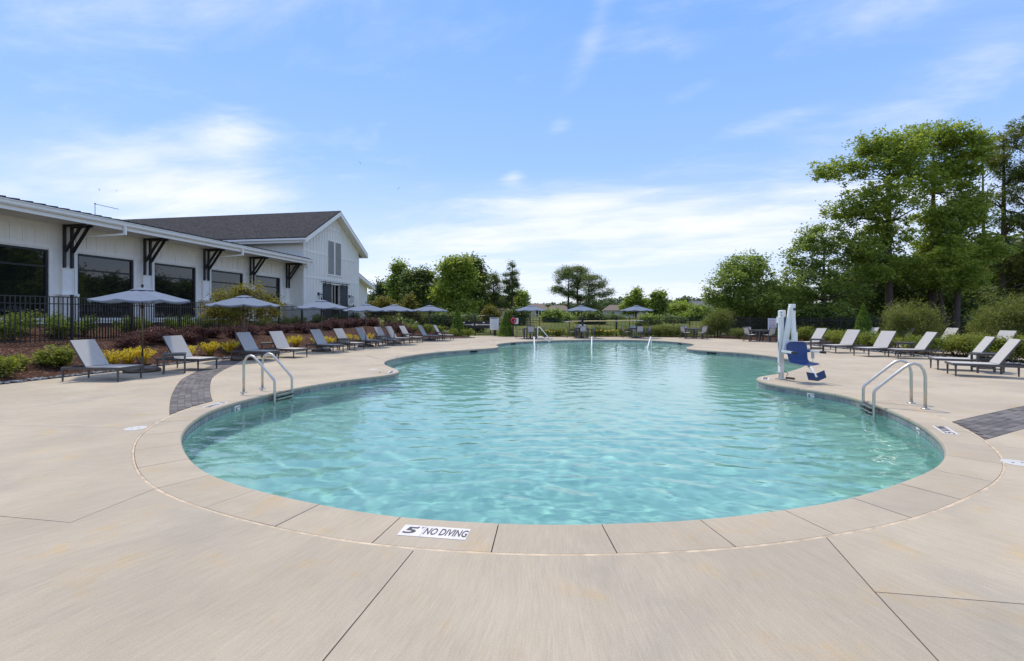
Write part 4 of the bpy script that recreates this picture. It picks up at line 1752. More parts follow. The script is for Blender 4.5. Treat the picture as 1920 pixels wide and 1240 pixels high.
# rules board beside the gate
sg = thing('rules_sign', 'tall white pool rules board on the fence beside the gate', 'sign', (at(927, 38.0), 37.95, 0))
p = MB()
p.box((0, -.05, .98), (.72, .012, .98))
p.build('board', 'sign_white', sg)
p = MB()
for x in (-.3, .3):
    p.box((x, -.02, .98), (.03, .05, 1.0))
p.build('sign_bracket', 'fence_black', sg)
for k in range(13):
    p = MB()
    wd = .5 if k % 4 else .42
    p.box((-.02 if k else 0, -.058, 1.40 - k * .066), (wd if k else .56, .003, .012 if k else .05))
    p.build('text_line', 'ink' if k == 0 else 'louver', sg)
# red life ring and white sign on a black post
lp = thing('life_ring_post', 'black post carrying a red life ring and white sign', 'post', (at(962, 36.6), 36.6, 0))
p = MB()
p.box((0, 0, .78), (.13, .13, 1.56))
p.lathe([(.03, 0), (.085, .01), (.06, .06), (.02, .09)], (0, 0, 1.56), 10)
p.build('post', 'fence_black', lp)
p = MB()
ring_pts = [(0.03 + .17 * math.cos(a), -.12, 1.25 + .17 * math.sin(a)) for a in np.linspace(0, 2 * math.pi, 21)]
p.tube(ring_pts, .062, 8, caps=False)
p.build('life_ring', 'red_ring', lp, smooth=True)
p = MB()
p.box((.24, -.03, 1.22), (.34, .012, .46))
p.build('notice', 'sign_white', lp)
text_child('POOL', .09, lp, (.26, -.038, 1.36), mat='ink_blue')

# rescue pole on posts
rp = thing('rescue_pole_rack', 'long pale yellow rescue pole held level on black posts', 'rescue pole', (0, 37.2, 0))
for x in (at(1155.6, 37.2), at(1088, 37.2)):
    p = MB()
    p.box((x, 0, .74), (.13, .13, 1.48))
    p.box((x, 0, 1.5), (.16, .16, .05))
    p.build('post', 'fence_black', rp)
    p = MB()
    p.box((x, -.10, 1.19), (.05, .12, .03))
    p.box((x, -.155, 1.23), (.05, .02, .08))
    p.build('hook', 'steel', rp)
p = MB()
p.tube([(at(1071, 37.2), -.12, 1.19), (at(1185, 37.2), -.12, 1.235)], .036, 8)
p.build('pole', 'pole_yellow', rp, smooth=True)
p = MB()
p.tube([(at(1059, 37.2), -.12, 1.14), (at(1071, 37.2), -.12, 1.19)], .034, 8)
p.tube([(at(1185, 37.2), -.12, 1.235), (at(1205.5, 37.2), -.12, 1.235)], .034, 8)
p.build('pole_end', 'white_plastic', rp, smooth=True)


def fence_sign(x, y, z, wd, ht, rz, label, lines):
    s = thing('fence_sign', label, 'sign', (x, y, z), rz)
    p = MB()
    p.box((0, 0, 0), (wd, .008, ht))
    p.build('board', 'sign_white', s)
    for t_, sz, dz, mt in lines:
        text_child(t_, sz, s, (0, -.006, dz), mat=mt)
    return s


fl = math.atan2(-14.0 + 13.8, 2.3)
fence_sign(-13.62, 26.0, 1.85, .52, .46, math.radians(86), 'small white sign with red NO DIVING lettering on the left fence', [('NO', .13, .12, 'ink_red'), ('DIVING', .13, -.04, 'ink_red')])
fence_sign(-13.75, 24.7, 1.60, .52, .46, math.radians(86), 'small white sign half hidden by the crape myrtle', [('NO', .13, .12, 'ink_red'), ('DIVING', .13, -.04, 'ink_red')])
s_ = thing('fence_sign', 'white notice with red print on the fence behind the pool lift', 'sign', (at(1450, 37.5), 37.66, .95))
p = MB()
p.box((0, 0, 0), (.70, .01, .95))
p.build('board', 'sign_white', s_)
text_child('POOL', .17, s_, (0, -.008, .30), mat='ink_red')
text_child('RULES', .15, s_, (0, -.008, .12), mat='ink_red')
for k in range(5):
    p = MB()
    p.box((0, -.007, -.03 - k * .07), (.52, .003, .022))
    p.build('text_line', 'ink_blue' if k > 2 else 'ink_red', s_)

# ------------------------------------------------------------------ loungers
def make_lounger():
    r = thing('sun_lounger', '', 'sun lounger', group='grey sling loungers round the pool')
    hx, fx, hw = -0.76, 0.76, 0.335
    fr = MB()
    for y in (-hw, hw):
        fr.beam((hx, y, .315), (fx, y, .315), .032, .06)
    fr.beam((fx - .016, -hw + .016, .315), (fx - .016, hw - .016, .315), .032, .06)
    fr.beam((hx + .016, -hw + .016, .315), (hx + .016, hw - .016, .315), .032, .06)
    fr.beam((-.16, -hw + .016, .305), (-.16, hw - .016, .305), .03, .03)
    fr.build('frame', 'frame_grey', r, bevel=.004)
    for x, y in ((.70, -hw), (.70, hw), (-.72, -hw), (-.72, hw)):
        l = MB()
        l.box((x, y, .1425), (.044, .034, .285), taper=.62)
        lo_ = l.build('leg', 'frame_grey', r)
        f_ = MB()
        f_.box((x, y, .004), (.03, .024, .008))
        f_.build('foot_cap', 'rubber', lo_)
    # seat sling with a little sag
    st_ = MB()
    nx2, ny2 = 9, 5
    vs = []
    for j in range(nx2):
        for i in range(ny2):
            u, v = j / (nx2 - 1), i / (ny2 - 1)
            z = .350 - .018 * math.sin(math.pi * v) * math.sin(math.pi * u) ** .5
            vs.append((-.16 + u * (fx + .15), -hw + .018 + v * (2 * hw - .036), z))
    k0 = len(vs)
    vs += [(x, y, z - .010) for x, y, z in vs]
    fs = []
    for j in range(nx2 - 1):
        for i in range(ny2 - 1):
            a = j * ny2 + i
            fs.append((a, a + ny2, a + ny2 + 1, a + 1))
            fs.append((k0 + a, k0 + a + 1, k0 + a + ny2 + 1, k0 + a + ny2))
    rim = [i for i in range(ny2)] + [j * ny2 + ny2 - 1 for j in range(1, nx2)] + [(nx2 - 1) * ny2 + i for i in range(ny2 - 2, -1, -1)] + [j * ny2 for j in range(nx2 - 2, 0, -1)]
    for q in range(len(rim)):
        a, b = rim[q], rim[(q + 1) % len(rim)]
        fs.append((a, b, k0 + b, k0 + a))
    st_.add(vs, fs)
    st_.build('seat_sling', 'sling', r, smooth=False)
    # raised back
    ca, sa = math.cos(math.radians(122)), math.sin(math.radians(122))
    BLn = .76

    def bp(u, y, off=0.0):
        return (-.165 + ca * u * BLn + sa * off, y, .345 + sa * u * BLn - ca * off)
    b = MB()
    for y in (-hw + .03, hw - .03):
        b.beam(bp(0, y), bp(1, y), .03, .03)
    b.beam(bp(.985, -hw + .045), bp(.985, hw - .045), .03, .03)
    b.build('back_frame', 'frame_grey', r)
    b = MB()
    b.slab([bp(.0, -hw + .02, .02), bp(.0, hw - .02, .02), bp(1.0, hw - .02, .02), bp(1.0, -hw + .02, .02)], .010, (sa, 0, -ca))
    b.build('back_sling', 'sling', r)
    for y in (-.22, .22):
        b = MB()
        b.tube([bp(.55, y, -.015), (-.62, y, .30)], .010, 6)
        b.build('support_strut', 'frame_grey', r)
    return r


lounger0 = make_lounger()
used0 = [False]


def put(first, flag, label, loc, rz, scale=None):
    if not flag[0]:
        flag[0] = True
        first.location = loc
        first.rotation_euler = (0, 0, rz)
        first['label'] = label
        if scale:
            first.scale = (scale,) * 3
        return first
    return dup(first, label, loc, rz, scale)


def lounger(px, py, deg, label, side=-1, xy=None):
    """(px, py): foot of the front leg nearest the camera"""
    x, y = G(px, py) if xy is None else xy
    a = math.radians(deg)
    lx, ly = .70, .335 * side
    ox = lx * math.cos(a) - ly * math.sin(a)
    oy = lx * math.sin(a) + ly * math.cos(a)
    return put(lounger0, used0, label, (x - ox, y - oy, 0.001), a)


LL = [(221, 716, -3, 'grey sling lounger at far left, nearest the white wall windows'),
      (371.4, 695.6, -11, 'grey sling lounger behind the square side table beside the curved pavers'),
      (496, 677.5, -14, 'third grey sling lounger from the left, behind the left pool ladder'),
      (550.5, 672, -20, 'fourth grey sling lounger from the left in the left row'),
      (624.5, 662, -18, 'fifth grey sling lounger from the left in the left row'),
      (665, 657.5, -20, 'sixth grey sling lounger from the left in the left row'),
      (704, 651.5, -18, 'seventh grey sling lounger from the left in the left row'),
      (737.7, 649, -18, 'eighth grey sling lounger from the left in the left row'),
      (757, 645.8, -18, 'ninth grey sling lounger from the left in the left row'),
      (782, 643.5, -18, 'tenth grey sling lounger from the left in the left row'),
      (816, 640, -14, 'eleventh grey sling lounger from the left in the left row'),
      (845, 638.3, -8, 'last grey sling lounger of the left row, nearest the gate')]
for px, py, dg, lb in LL:
    lounger(px, py, dg, lb)
RL = [(1792, 705.8, 151, 'large grey sling lounger nearest the right edge of the photo'),
      (1758.7, 694.2, 152, 'grey sling lounger just behind the nearest right hand lounger'),
      (1684, 673, 166, 'grey sling lounger right of the top of the right pool ladder'),
      (1629, 669.7, 188, 'grey sling lounger left of the top of the right pool ladder'),
      (1567, 663, 190, 'grey sling lounger behind the pool lift footrest'),
      (1506, 655.5, 186, 'grey sling lounger half hidden behind the blue pool lift seat')]
for px, py, dg, lb in RL:
    lounger(px, py, dg, lb, side=1)
for x, y, dg, lb in ((18.55, 24.6, 180, 'back row lounger behind planting, left of the clipped cone'),
                     (19.2, 23.2, 182, 'back row lounger half hidden by leafy shrubs right of the cone'),
                     (21.8, 23.7, 180, 'back row lounger whose top edge shows between two feathery shrubs'),
                     (19.9, 19.2, 182, 'back row lounger hidden behind pale shrubs near the right edge')):
    lounger(0, 0, dg, lb, side=1, xy=(x - .75, y - .3))


# ------------------------------------------------------------------ side tables
def make_side_table():
    r = thing('side_table', '', 'side table', group='grey metal side tables between loungers')
    t_ = MB()
    t_.box((0, 0, .545), (.56, .56, .022))
    t_.build('table_top', 'frame_grey', r, bevel=.006)
    t_ = MB()
    for a, b in (((-.25, -.25), (.25, -.25)), ((.25, -.25), (.25, .25)), ((.25, .25), (-.25, .25)), ((-.25, .25), (-.25, -.25))):
        t_.beam((a[0], a[1], .51), (b[0], b[1], .51), .025, .045)
    t_.build('apron', 'frame_grey', r)
    for x in (-.24, .24):
        for y in (-.24, .24):
            t_ = MB()
            t_.box((x, y, .27), (.05, .05, .54), taper=.85)
            t_.build('leg', 'frame_grey', r)
        t_ = MB()
        t_.beam((x, -.24, .13), (x, .24, .13), .022, .035)
        t_.build('stretcher', 'frame_grey', r)
    return r


table0 = make_side_table()
usedt = [False]
for x, y, dg, lb in ((*G(327, 699.5), 35, 'square side table between first and second left loungers'),
                     (*G(504, 668.5), 30, 'square side table before the fourth left lounger'),
                     (*G(644, 656), 30, 'square side table between fifth and sixth left loungers'),
                     (*G(716, 648.5), 30, 'square side table before the seventh left lounger'),
                     (*G(763, 643), 30, 'square side table between ninth and tenth left loungers'),
                     (*G(825, 638.2), 25, 'square side table near the last left lounger'),
                     (*G(1849, 699), 60, 'square side table between the two nearest right loungers'),
                     (*G(1696, 668), 60, 'square side table behind the right pool ladder'),
                     (*G(1532, 658), 60, 'square side table just right of the blue pool lift seat')):
    put(table0, usedt, lb, (x, y, 0.001), math.radians(dg))


# ------------------------------------------------------------------ umbrellas
def make_umbrella(base=True):
    r = thing('patio_umbrella', '', 'umbrella', group='blue grey patio umbrellas')
    n = 8
    R0, zr, za = 1.17, 2.06, 2.40
    c = MB()
    rings = [(0.0, za), (.12, za - .025), (.40, za - .115), (.70, za - .205), (.96, za - .285), (R0, zr)]
    vs = [(0, 0, za)]
    m = 4 * n
    for ri, (rr, z) in enumerate(rings[1:]):
        for k in range(m):
            a = 2 * math.pi * k / m
            ph = (k % 4) / 4.0
            cut = math.cos(math.pi / n) / math.cos((ph - .5) * 2 * math.pi / n) if True else 1
            sag = .045 * (rr / R0) ** 1.5 * math.sin(math.pi * ph) + .012 * (rr / R0) * math.sin(math.pi * ph)
            vs.append((rr * cut * math.cos(a) / math.cos(math.pi / n) * .97, rr * cut * math.sin(a) / math.cos(math.pi / n) * .97, z - sag))
    fs = [(0, 1 + k, 1 + (k + 1) % m) for k in range(m)]
    for ri in range(len(rings) - 2):
        o_ = 1 + ri * m
        for k in range(m):
            k2 = (k + 1) % m
            fs.append((o_ + k, o_ + m + k, o_ + m + k2, o_ + k2))
    # short valance hem
    o_ = 1 + (len(rings) - 2) * m
    hem = [(v[0] * 1.002, v[1] * 1.002, v[2] - .035) for v in vs[o_:o_ + m]]
    h0 = len(vs)
    vs += hem
    for k in range(m):
        k2 = (k + 1) % m
        fs.append((o_ + k, h0 + k, h0 + k2, o_ + k2))
    c.add(vs, fs)
    co_ = c.build('canopy', 'canopy', r)
    v = MB()
    v.lathe([(.30, za - .062), (.20, za - .020), (.06, za + .012), (.02, za + .018)], (0, 0, 0), 16)
    v.build('vent_cap', 'canopy', co_)
    p = MB()
    p.tube([(0, 0, .02), (0, 0, za + .03)], .022, 10)
    p.build('pole', 'bronze' if base else 'frame_grey', r, smooth=True)
    f_ = MB()
    f_.lathe([(.012, 0), (.028, .02), (.036, .05), (.026, .08), (.008, .10)], (0, 0, za + .025), 10)
    f_.build('finial', 'rubber', r, smooth=True)
    for k in range(n):
        a = 2 * math.pi * k / n
        rb_ = MB()
        ux, uy = math.cos(a), math.sin(a)
        rb_.tube([(ux * .04, uy * .04, za - .05), (ux * 1.12, uy * 1.12, zr + .0)], .009, 4)
        ro_ = rb_.build('rib', 'frame_grey', r)
        s2 = MB()
        s2.tube([(ux * .03, uy * .03, 1.86), (ux * .58, uy * .58, za - .19)], .007, 4)
        s2.build('stay', 'frame_grey', ro_)
    h_ = MB()
    h_.lathe([(.04, 1.82), (.045, 1.84), (.045, 1.90), (.03, 1.92)], (0, 0, 0), 10)
    h_.build('runner', 'rubber', r)
    h_ = MB()
    if base:
        h_.lathe([(.44, 0), (.45, .03), (.44, .07), (.36, .115), (.12, .15), (.045, .17), (.04, .42), (.03, .43)], (0, 0, 0.001), 24)
        h_.build('base', 'bronze', r, smooth=True)
    else:
        h_.lathe([(.30, 0), (.30, .04), (.05, .07), (.035, .35), (.03, .36)], (0, 0, 0.001), 20)
        h_.build('base', 'rubber', r, smooth=True)
    return r


umb0 = make_umbrella(True)
usedu = [False]
UM = [(267, 697, 1.0, 12, 'open blue grey umbrella farthest left, between the first two loungers'),
      (457, 674, .98, 30, 'open blue grey umbrella in front of the crape myrtle'),
      (603, 658.5, .97, 5, 'open blue grey umbrella in front of the dark barn doors'),
      (686, 650.5, .93, 20, 'open blue grey umbrella in front of the lean-to of the barn'),
      (739, 645.5, .94, 8, 'open blue grey umbrella left of the pair before the tall trees'),
      (805, 638.5, .96, 15, 'open blue grey umbrella last of the left row, nearest the gate')]
for px, py, sc_, dg, lb in UM:
    x, y = G(px, py)
    put(umb0, usedu, lb, (x, y, 0.001), math.radians(dg), sc_)
umbt = make_umbrella(False)
usedv = [False]


# ------------------------------------------------------------------ dining sets
def make_table():
    r = thing('patio_table', '', 'table', group='grey patio tables at the far end')
    t_ = MB()
    t_.box((0, 0, .715), (.95, .95, .03))
    t_.build('table_top', 'frame_grey', r, bevel=.006)
    t_ = MB()
    for a, b in (((-.43, -.43), (.43, -.43)), ((.43, -.43), (.43, .43)), ((.43, .43), (-.43, .43)), ((-.43, .43), (-.43, -.43))):
        t_.beam((a[0], a[1], .675), (b[0], b[1], .675), .025, .05)
    t_.build('apron', 'frame_grey', r)
    for x in (-.42, .42):
        for y in (-.42, .42):
            t_ = MB()
            t_.box((x, y, .35), (.065, .065, .70), taper=.8)
            t_.build('leg', 'frame_grey', r)
    return r


def make_chair():
    """faces +Y"""
    r = thing('patio_chair', '', 'chair', group='grey sling chairs at the far tables')
    for sx in (-1, 1):
        for y0, y1, nm in ((.22, .27, 'leg'), (-.20, -.30, 'leg')):
            l = MB()
            l.beam((sx * .255, y1, 0), (sx * .25, y0, .62 if y0 > 0 else .44), .032, .032)
            l.build(nm, 'frame_grey', r)
        l = MB()
        l.beam((sx * .255, -.27, .64), (sx * .255, .26, .635), .045, .025)
        l.build('armrest', 'frame_grey', r)
    b = MB()
    for sx in (-1, 1):
        b.beam((sx * .235, -.19, .42), (sx * .235, -.33, .90), .03, .03)
    b.beam((-.235, -.325, .885), (.235, -.325, .885), .028, .028)
    b.build('back_frame', 'frame_grey', r)
    s = MB()
    s.slab([(-.22, -.205, .50), (.22, -.205, .50), (.22, -.32, .885), (-.22, -.32, .885)], .012, (0, 1, .3))
    s.build('back_sling', 'sling', r)
    s = MB()
    s.box((0, .03, .435), (.47, .47, .016), rot=Matrix.Rotation(math.radians(4), 3, 'X'))
    s.build('seat_sling', 'sling', r)
    s = MB()
    for y in (-.2, .26):
        s.beam((-.25, y, .425), (.25, y, .425), .03, .03)
    for x in (-.25, .25):
        s.beam((x, -.2, .425), (x, .26, .425), .03, .03)
    s.build('seat_frame', 'frame_grey', r)
    return r


pt0, pc0 = make_table(), make_chair()
usedp, usedc = [False], [False]
SETS = [(994.8, 635.2, 'under the left far umbrella', True, 0), (1091.5, 634.2, 'under the middle far umbrella', True, 0),
        (1196.5, 634.2, 'under the right far umbrella', True, 0), (1306, 635.6, 'right of the far umbrellas', False, 20),
        (1432, 641.2, 'behind the white pool lift mast', False, 14)]
SITES = []
for px, py, wh, um, dg in SETS:
    x, y = G(px, py)
    y += .45
    SITES.append((x, y))
    a = math.radians(dg)
    put(pt0, usedp, 'square grey patio table ' + wh, (x, y, .001), a)
    for k, nm in enumerate(('near side', 'right side', 'far side', 'left side')):
        b = a + k * math.pi / 2
        d = .74
        # chair k sits at angle: near = -Y
        cx, cy = x + d * math.sin(b), y - d * math.cos(b)
        put(pc0, usedc, 'grey sling chair on the %s of the table %s' % (nm, wh), (cx, cy, .001), b)
    if um:
        put(umbt, usedv, 'open blue grey umbrella over the far table, ' + {'under the left far umbrella': 'left of the three', 'under the middle far umbrella': 'middle of the three',
            'under the right far umbrella': 'right of the three'}[wh], (x, y, .001), math.radians(22.5), .99)

# ------------------------------------------------------------------ pool ladders
def ladder(foot, nvec, gap, label, side):
    """foot: deck foot of the first rail, nvec: unit vector into the pool, gap: second rail offset"""
    x, y = foot
    ang = math.atan2(nvec[1], nvec[0])
    r = thing('pool_ladder', label, 'pool ladder', (x, y, 0), ang)
    prof = [(0, 0.0), (0, .35), (.0, .56), (.018, .66), (.07, .745), (.15, .78), (.235, .755), (.30, .70), (.45, .555), (.62, .385), (.70, .30), (.722, .26), (.728, .20), (.728, -.2), (.728, -.75)]
    for g_ in (0.0, gap):
        p = MB()
        p.tube([(a, g_, z) for a, z in prof], .0245, 12)
        p.build('rail', 'steel', r, smooth=True)
        p = MB()
        p.lathe([(.062, 0), (.062, .010), (.045, .018), (.03, .022)], (0, g_, .001), 18)
        p.build('escutcheon', 'steel', r, smooth=True)
    for k in range(4):
        z = -.035 - k * .085
        p = MB()
        p.box((.742, gap / 2, z), (.09, abs(gap) - .04, .028))
        p.box((.70, gap / 2, z - .03), (.012, abs(gap) - .04, .05))
        to = p.build('tread', 'steel', r)
        q = MB()
        for e in (-.025, .0, .025):
            q.box((.742 + e, gap / 2, z + .016), (.012, abs(gap) - .07, .004))
        q.box((.742 + .046, gap / 2, z - .045), (.004, abs(gap) - .05, .022))
        q.build('grip_strip', 'rubber', to)
    return r


ladder(G(457, 736.4), (.982, -.189), .55, 'stainless steel ladder on the left pool edge', 1)
ladder(G(1735, 767.5), (-.93, .367), -.57, 'stainless steel ladder on the right pool edge', -1)

# ------------------------------------------------------------------ hand rails at the shallow end
for x, dx, lb in ((1.22, .02, 'white hand rail in the shallow water, left of three'), (4.23, .31, 'white hand rail in the shallow water, middle of three'), (7.19, .72, 'slanted hand rail in the shallow water, right of three')):
    r = thing('hand_rail', lb, 'hand rail', (x, 25.0, 0))
    p = MB()
    p.tube([(-.06 * dx, -.1, -.75), (0.0, 0.0, -.20), (dx * .6, 1.0, .26), (dx * .8, 1.35, .40), (dx * .92, 1.52, .42), (dx * .98, 1.62, .36), (dx, 1.66, .22), (dx, 1.66, -.8)], .032, 8)
    p.build('rail', 'white_paint', r, smooth=True)
    p = MB()
    p.lathe([(.07, 0), (.07, .012), (.04, .02)], (dx, 1.66, floor_z(0, 26.7) + .0), 12)
    p.build('escutcheon', 'steel', r)
r = thing('grab_rail', 'bent white grab rail standing on the far pool edge', 'hand rail', (at(1008, 31.2), 31.3, 0))
p = MB()
p.tube([(0, 0, 0), (0, 0, .70), (.02, -.01, .82), (.08, -.03, .885), (.15, -.05, .86), (.78, -.35, .10), (.82, -.37, .0), (.80, -.36, -.08), (.74, -.33, -.10), (.36, -.14, .19), (.26, -.1, .24), (.02, 0, .24)], .026, 8)
p.build('rail', 'white_paint', r, smooth=True)
p = MB()
p.lathe([(.07, 0), (.07, .012), (.035, .02)], (0, 0, .001), 12)
p.build('escutcheon', 'steel', r)

# ------------------------------------------------------------------ depth tiles, skimmer lids, skimmer mouths
def depth_tile(x, y, ang, label, full=True, sz=.172):
    """ang: direction in which the writing reads"""
    r = thing('depth_marker', label, 'depth marker', (x, y, 0.0), ang)
    ws = [sz, sz * 2] if full else [sz]
    x0 = -sum(ws) / 2
    for k, wd in enumerate(ws):
        p = MB()
        p.box((x0 + wd / 2, 0, .0012), (wd - .003, sz, .0024))
        t_ = p.build('tile', 'tile_white', r)
        if k == 0:
            text_child('5', sz * .80, t_, (x0 + wd * .40, -.004, .0032), (0, 0, 0), xs=1.5, shear=.12, bold=.0035)
            text_child('F T', sz * .24, t_, (x0 + wd * .80, sz * .27, .0032), (0, 0, 0), xs=1.0)
        else:
            text_child('NO DIVING', sz * .84, t_, (x0 + wd / 2, -.002, .0032), (0, 0, 0), xs=.435, shear=.10, bold=.0020)
        x0 += wd
    return r


p0, p1 = G(742, 1003.5), G(873.8, 1013.4)
q0, q1 = G(758.8, 984.2), G(885.5, 993.1)
cx, cy = (p0[0] + p1[0] + q0[0] + q1[0]) / 4, (p0[1] + p1[1] + q0[1] + q1[1]) / 4
depth_tile(cx, cy, math.atan2(p1[1] - p0[1], p1[0] - p0[0]), 'white 5 FT NO DIVING marker in the nearest coping')


def edge_marker(px, py, label):
    s = nearest_s(*G(px, py))
    p, nn = on_pool(s, .20)
    a = math.atan2(nn[1], nn[0]) + math.pi / 2
    depth_tile(p[0], p[1], a, label)


edge_marker(418, 760, 'white depth marker in the coping beside the left ladder and pavers')
edge_marker(1738, 803, 'white depth marker in the coping beside the right ladder and pavers')
edge_marker(745, 697, 'white depth marker on the left rounded tip of the coping')
edge_marker(1424, 710, 'white depth marker on the coping tip below the pool lift')
edge_marker(752, 669, 'white depth marker in the coping behind the left tip')
edge_marker(830, 659, 'white depth marker in the coping before the last left loungers')
edge_marker(885, 655, 'white depth marker in the coping nearest the gate')


def wall_marker(px, py, label):
    s = nearest_s(*G(px, py))
    p, nn = on_pool(s, .001)
    r = thing('depth_tile', label, 'depth marker', (p[0], p[1], -.148), math.atan2(nn[1], nn[0]) - math.pi / 2)
    b = MB()
    b.box((0, 0, 0), (.155, .006, .150))
    b.build('tile', 'tile_white', r)
    text_child('5', .115, r, (-.022, -.0045, -.004), xs=1.25, bold=.002)
    text_child('FT', .045, r, (.052, -.0045, .035))


wall_marker(441, 754, 'white 5 FT tile at the waterline left of the left ladder')
wall_marker(1722, 793, 'white 5 FT tile at the waterline right of the right ladder')
wall_marker(1523, 731.3, 'white 5 FT tile at the waterline below the pool lift')


def lid(x, y, label, r_=.122):
    p = MB()
    p.lathe([(r_, -.004), (r_, .004), (r_ - .01, .006), (r_ - .014, .0045), (.02, .0045)], (0, 0, 0), 28)
    r = p.build('skimmer_lid', 'white_plastic', deck_root, loc=(x, y, 0))
    r['label'] = label
    for k in (-1, 1):
        p = MB()
        p.lathe([(.014, .004), (.014, .0052), (.004, .0054)], (k * .05, 0, 0), 8)
        p.build('finger_hole', 'ink', r)
    p = MB()
    p.lathe([(r_ + .012, -.004), (r_ + .012, .003), (r_ + .001, .0035)], (0, 0, 0), 28)
    p.build('rim', 'white_plastic', r)


lid(*G(254, 803.5), 'round white skimmer lid on the deck left of the pool')
lid(*G(1908, 868.5), 'round white skimmer lid cut by the right photo edge')
lid(*G(700, 693), 'round white skimmer lid near the left coping tip')
for px, py, lb in ((888, 655, 'dark skimmer mouth in the left far wall'), (962, 641.5, 'dark skimmer mouth in the far wall left of the hand rails'),
                   (1330, 658, 'dark skimmer mouth in the right far wall'), (1280, 641.6, 'dark skimmer mouth in the far wall right of the hand rails')):
    s = nearest_s(*G(px, py))
    p_, nn = on_pool(s, -.004)
    b = MB()
    b.box((0, .02, 0), (.46, .03, .12))
    r = b.build('skimmer_mouth', 'void', shell, loc=(p_[0], p_[1], -.13))
    r.rotation_euler = (0, 0, math.atan2(nn[1], nn[0]) - math.pi / 2)
    r['label'] = lb
    b = MB()
    for dz in (-.068, .068):
        b.box((0, .004, dz), (.50, .02, .016))
    for dx in (-.24, .24):
        b.box((dx, .004, 0), (.02, .02, .12))
    b.build('faceplate', 'tile', r)

# ------------------------------------------------------------------ pool lift
LX, LY = G(1465, 712)
lift = thing('pool_lift', 'white pool lift with blue plastic seat on the right coping tip', 'pool lift', (LX, LY, 0))
fd = Vector((.17, -.985, 0)).normalized()      # seat faces this way
sd = Vector((-fd.y, fd.x, 0))                 # seat's left-to-right axis (seen from behind)
SCN = Vector((at(1494, 11.5) - LX, 11.5 - LY, 0))   # seat centre, under the back
p = MB()
p.box((0, 0, .012), (.20, .20, .024))
p.lathe([(.07, .02), (.06, .06), (.055, .20)], (0, 0, 0), 14)
p.build('anchor_plate', 'steel', lift)
p = MB()
p.box((-.01, 0, .96), (.10, .115, 1.56))
p.box((.035, .02, 1.66), (.11, .13, .18))
p.build('mast', 'white_paint', lift, bevel=.012)
p = MB()
p.beam((-.10, -.07, .42), (-.055, -.05, 1.52), .05, .05)
p.box((-.085, -.03, 1.50), (.06, .10, .16))
p.build('actuator', 'white_paint', lift, bevel=.008)
for z in (1.62, 1.69):
    p = MB()
    p.tube([(-.035, -.066, z), (-.035, -.072, z)], .012, 8)
    p.build('bolt', 'ink', lift)
p = MB()
p.box((.10, .07, 1.37), (.13, .14, .34))
p.build('battery_box', 'blue_seat', lift, bevel=.015)
apex = Vector((at(1484, 11.7) - LX, -.13, 1.84))
p = MB()
p.beam(Vector((.01, -.09, .70)), apex, .085, .12)
p.beam(Vector((.005, -.11, .66)), Vector((.10, -.115, 1.02)), .10, .15)
p.box(apex + Vector((.015, 0, -.10)), (.12, .12, .32))
p.build('boom', 'white_paint', lift, bevel=.014)
p = MB()
hang = SCN + Vector((.0, .10, .96))
p.beam(apex + Vector((.03, 0, -.15)), hang + Vector((0, 0, .05)), .075, .09)
p.beam(hang + Vector((0, 0, .25)), hang + Vector((0.01, 0, -.30)), .10, .11)
p.build('seat_arm', 'white_paint', lift, bevel=.01)
p = MB()
p.box(apex + Vector((.035, -.073, -.07)), (.055, .004, .06))
p.build('warning_label', 'ink', lift)


def SP(a, b, z):
    """seat coordinates: a forward, b sideways"""
    return SCN + fd * a + sd * b + Vector((0, 0, z))


# one-piece seat shell: back curving into the pan
sec = [(-.02, .98, .20), (-.035, .96, .26), (-.03, .90, .295), (-.02, .78, .30), (0.0, .64, .275), (.03, .53, .27), (.09, .465, .285), (.20, .45, .295), (.34, .455, .295), (.43, .44, .28)]
vs = []
for a, z, hw_ in sec:
    for k in range(7):
        b = -hw_ + 2 * hw_ * k / 6
        cup = .035 * (abs(b) / hw_) ** 3
        vs.append(SP(a + (cup if z > .5 else 0), b, z + (cup if z <= .5 else 0)))
nb = len(vs)
vs += [v - fd * .022 - Vector((0, 0, .022)) for v in vs]
fs = []
for j in range(len(sec) - 1):
    for k in range(6):
        a = j * 7 + k
        fs.append((a, a + 1, a + 8, a + 7))
        fs.append((nb + a, nb + a + 7, nb + a + 8, nb + a + 1))
rim = [k for k in range(7)] + [j * 7 + 6 for j in range(1, len(sec))] + [(len(sec) - 1) * 7 + k for k in range(5, -1, -1)] + [j * 7 for j in range(len(sec) - 2, 0, -1)]
for q in range(len(rim)):
    a, b = rim[q], rim[(q + 1) % len(rim)]
    fs.append((a, nb + a, nb + b, b))
p = MB()
p.add(vs, fs)
seat = p.build('seat', 'blue_seat', lift, smooth=True)
m_ = seat.modifiers.new('sub', 'SUBSURF')
m_.levels = 1
m_.render_levels = 1
for sg_ in (-1, 1):
    p = MB()
    p.beam(SP(-.03, sg_ * .30, .74), SP(-.03, sg_ * .40, .74), .06, .06)
    ao = p.build('arm_bracket', 'blue_seat', lift)
    p = MB()
    p.beam(SP(-.02, sg_ * .39, .745), SP(.30, sg_ * .385, .735), .05, .05)
    p.build('armrest', 'white_paint', ao)
    p = MB()
    p.beam(SP(.30, sg_ * .385, .735), SP(.44, sg_ * .385, .732), .055, .045)
    p.build('grip', 'rubber', ao)
p = MB()
p.box(SP(.05, .40, .64), (.05, .05, .16))
p.tube([SP(.05, .40, .56), SP(.04, .41, .47), SP(.03, .39, .42)], .006, 5)
p.build('remote', 'louver', lift)
p = MB()
p.tube([SP(.36, 0, .40), SP(.46, 0, .36), SP(.56, 0, .22), SP(.60, 0, .18)], .028, 8)
p.build('footrest_stem', 'white_paint', lift, smooth=True)
p = MB()
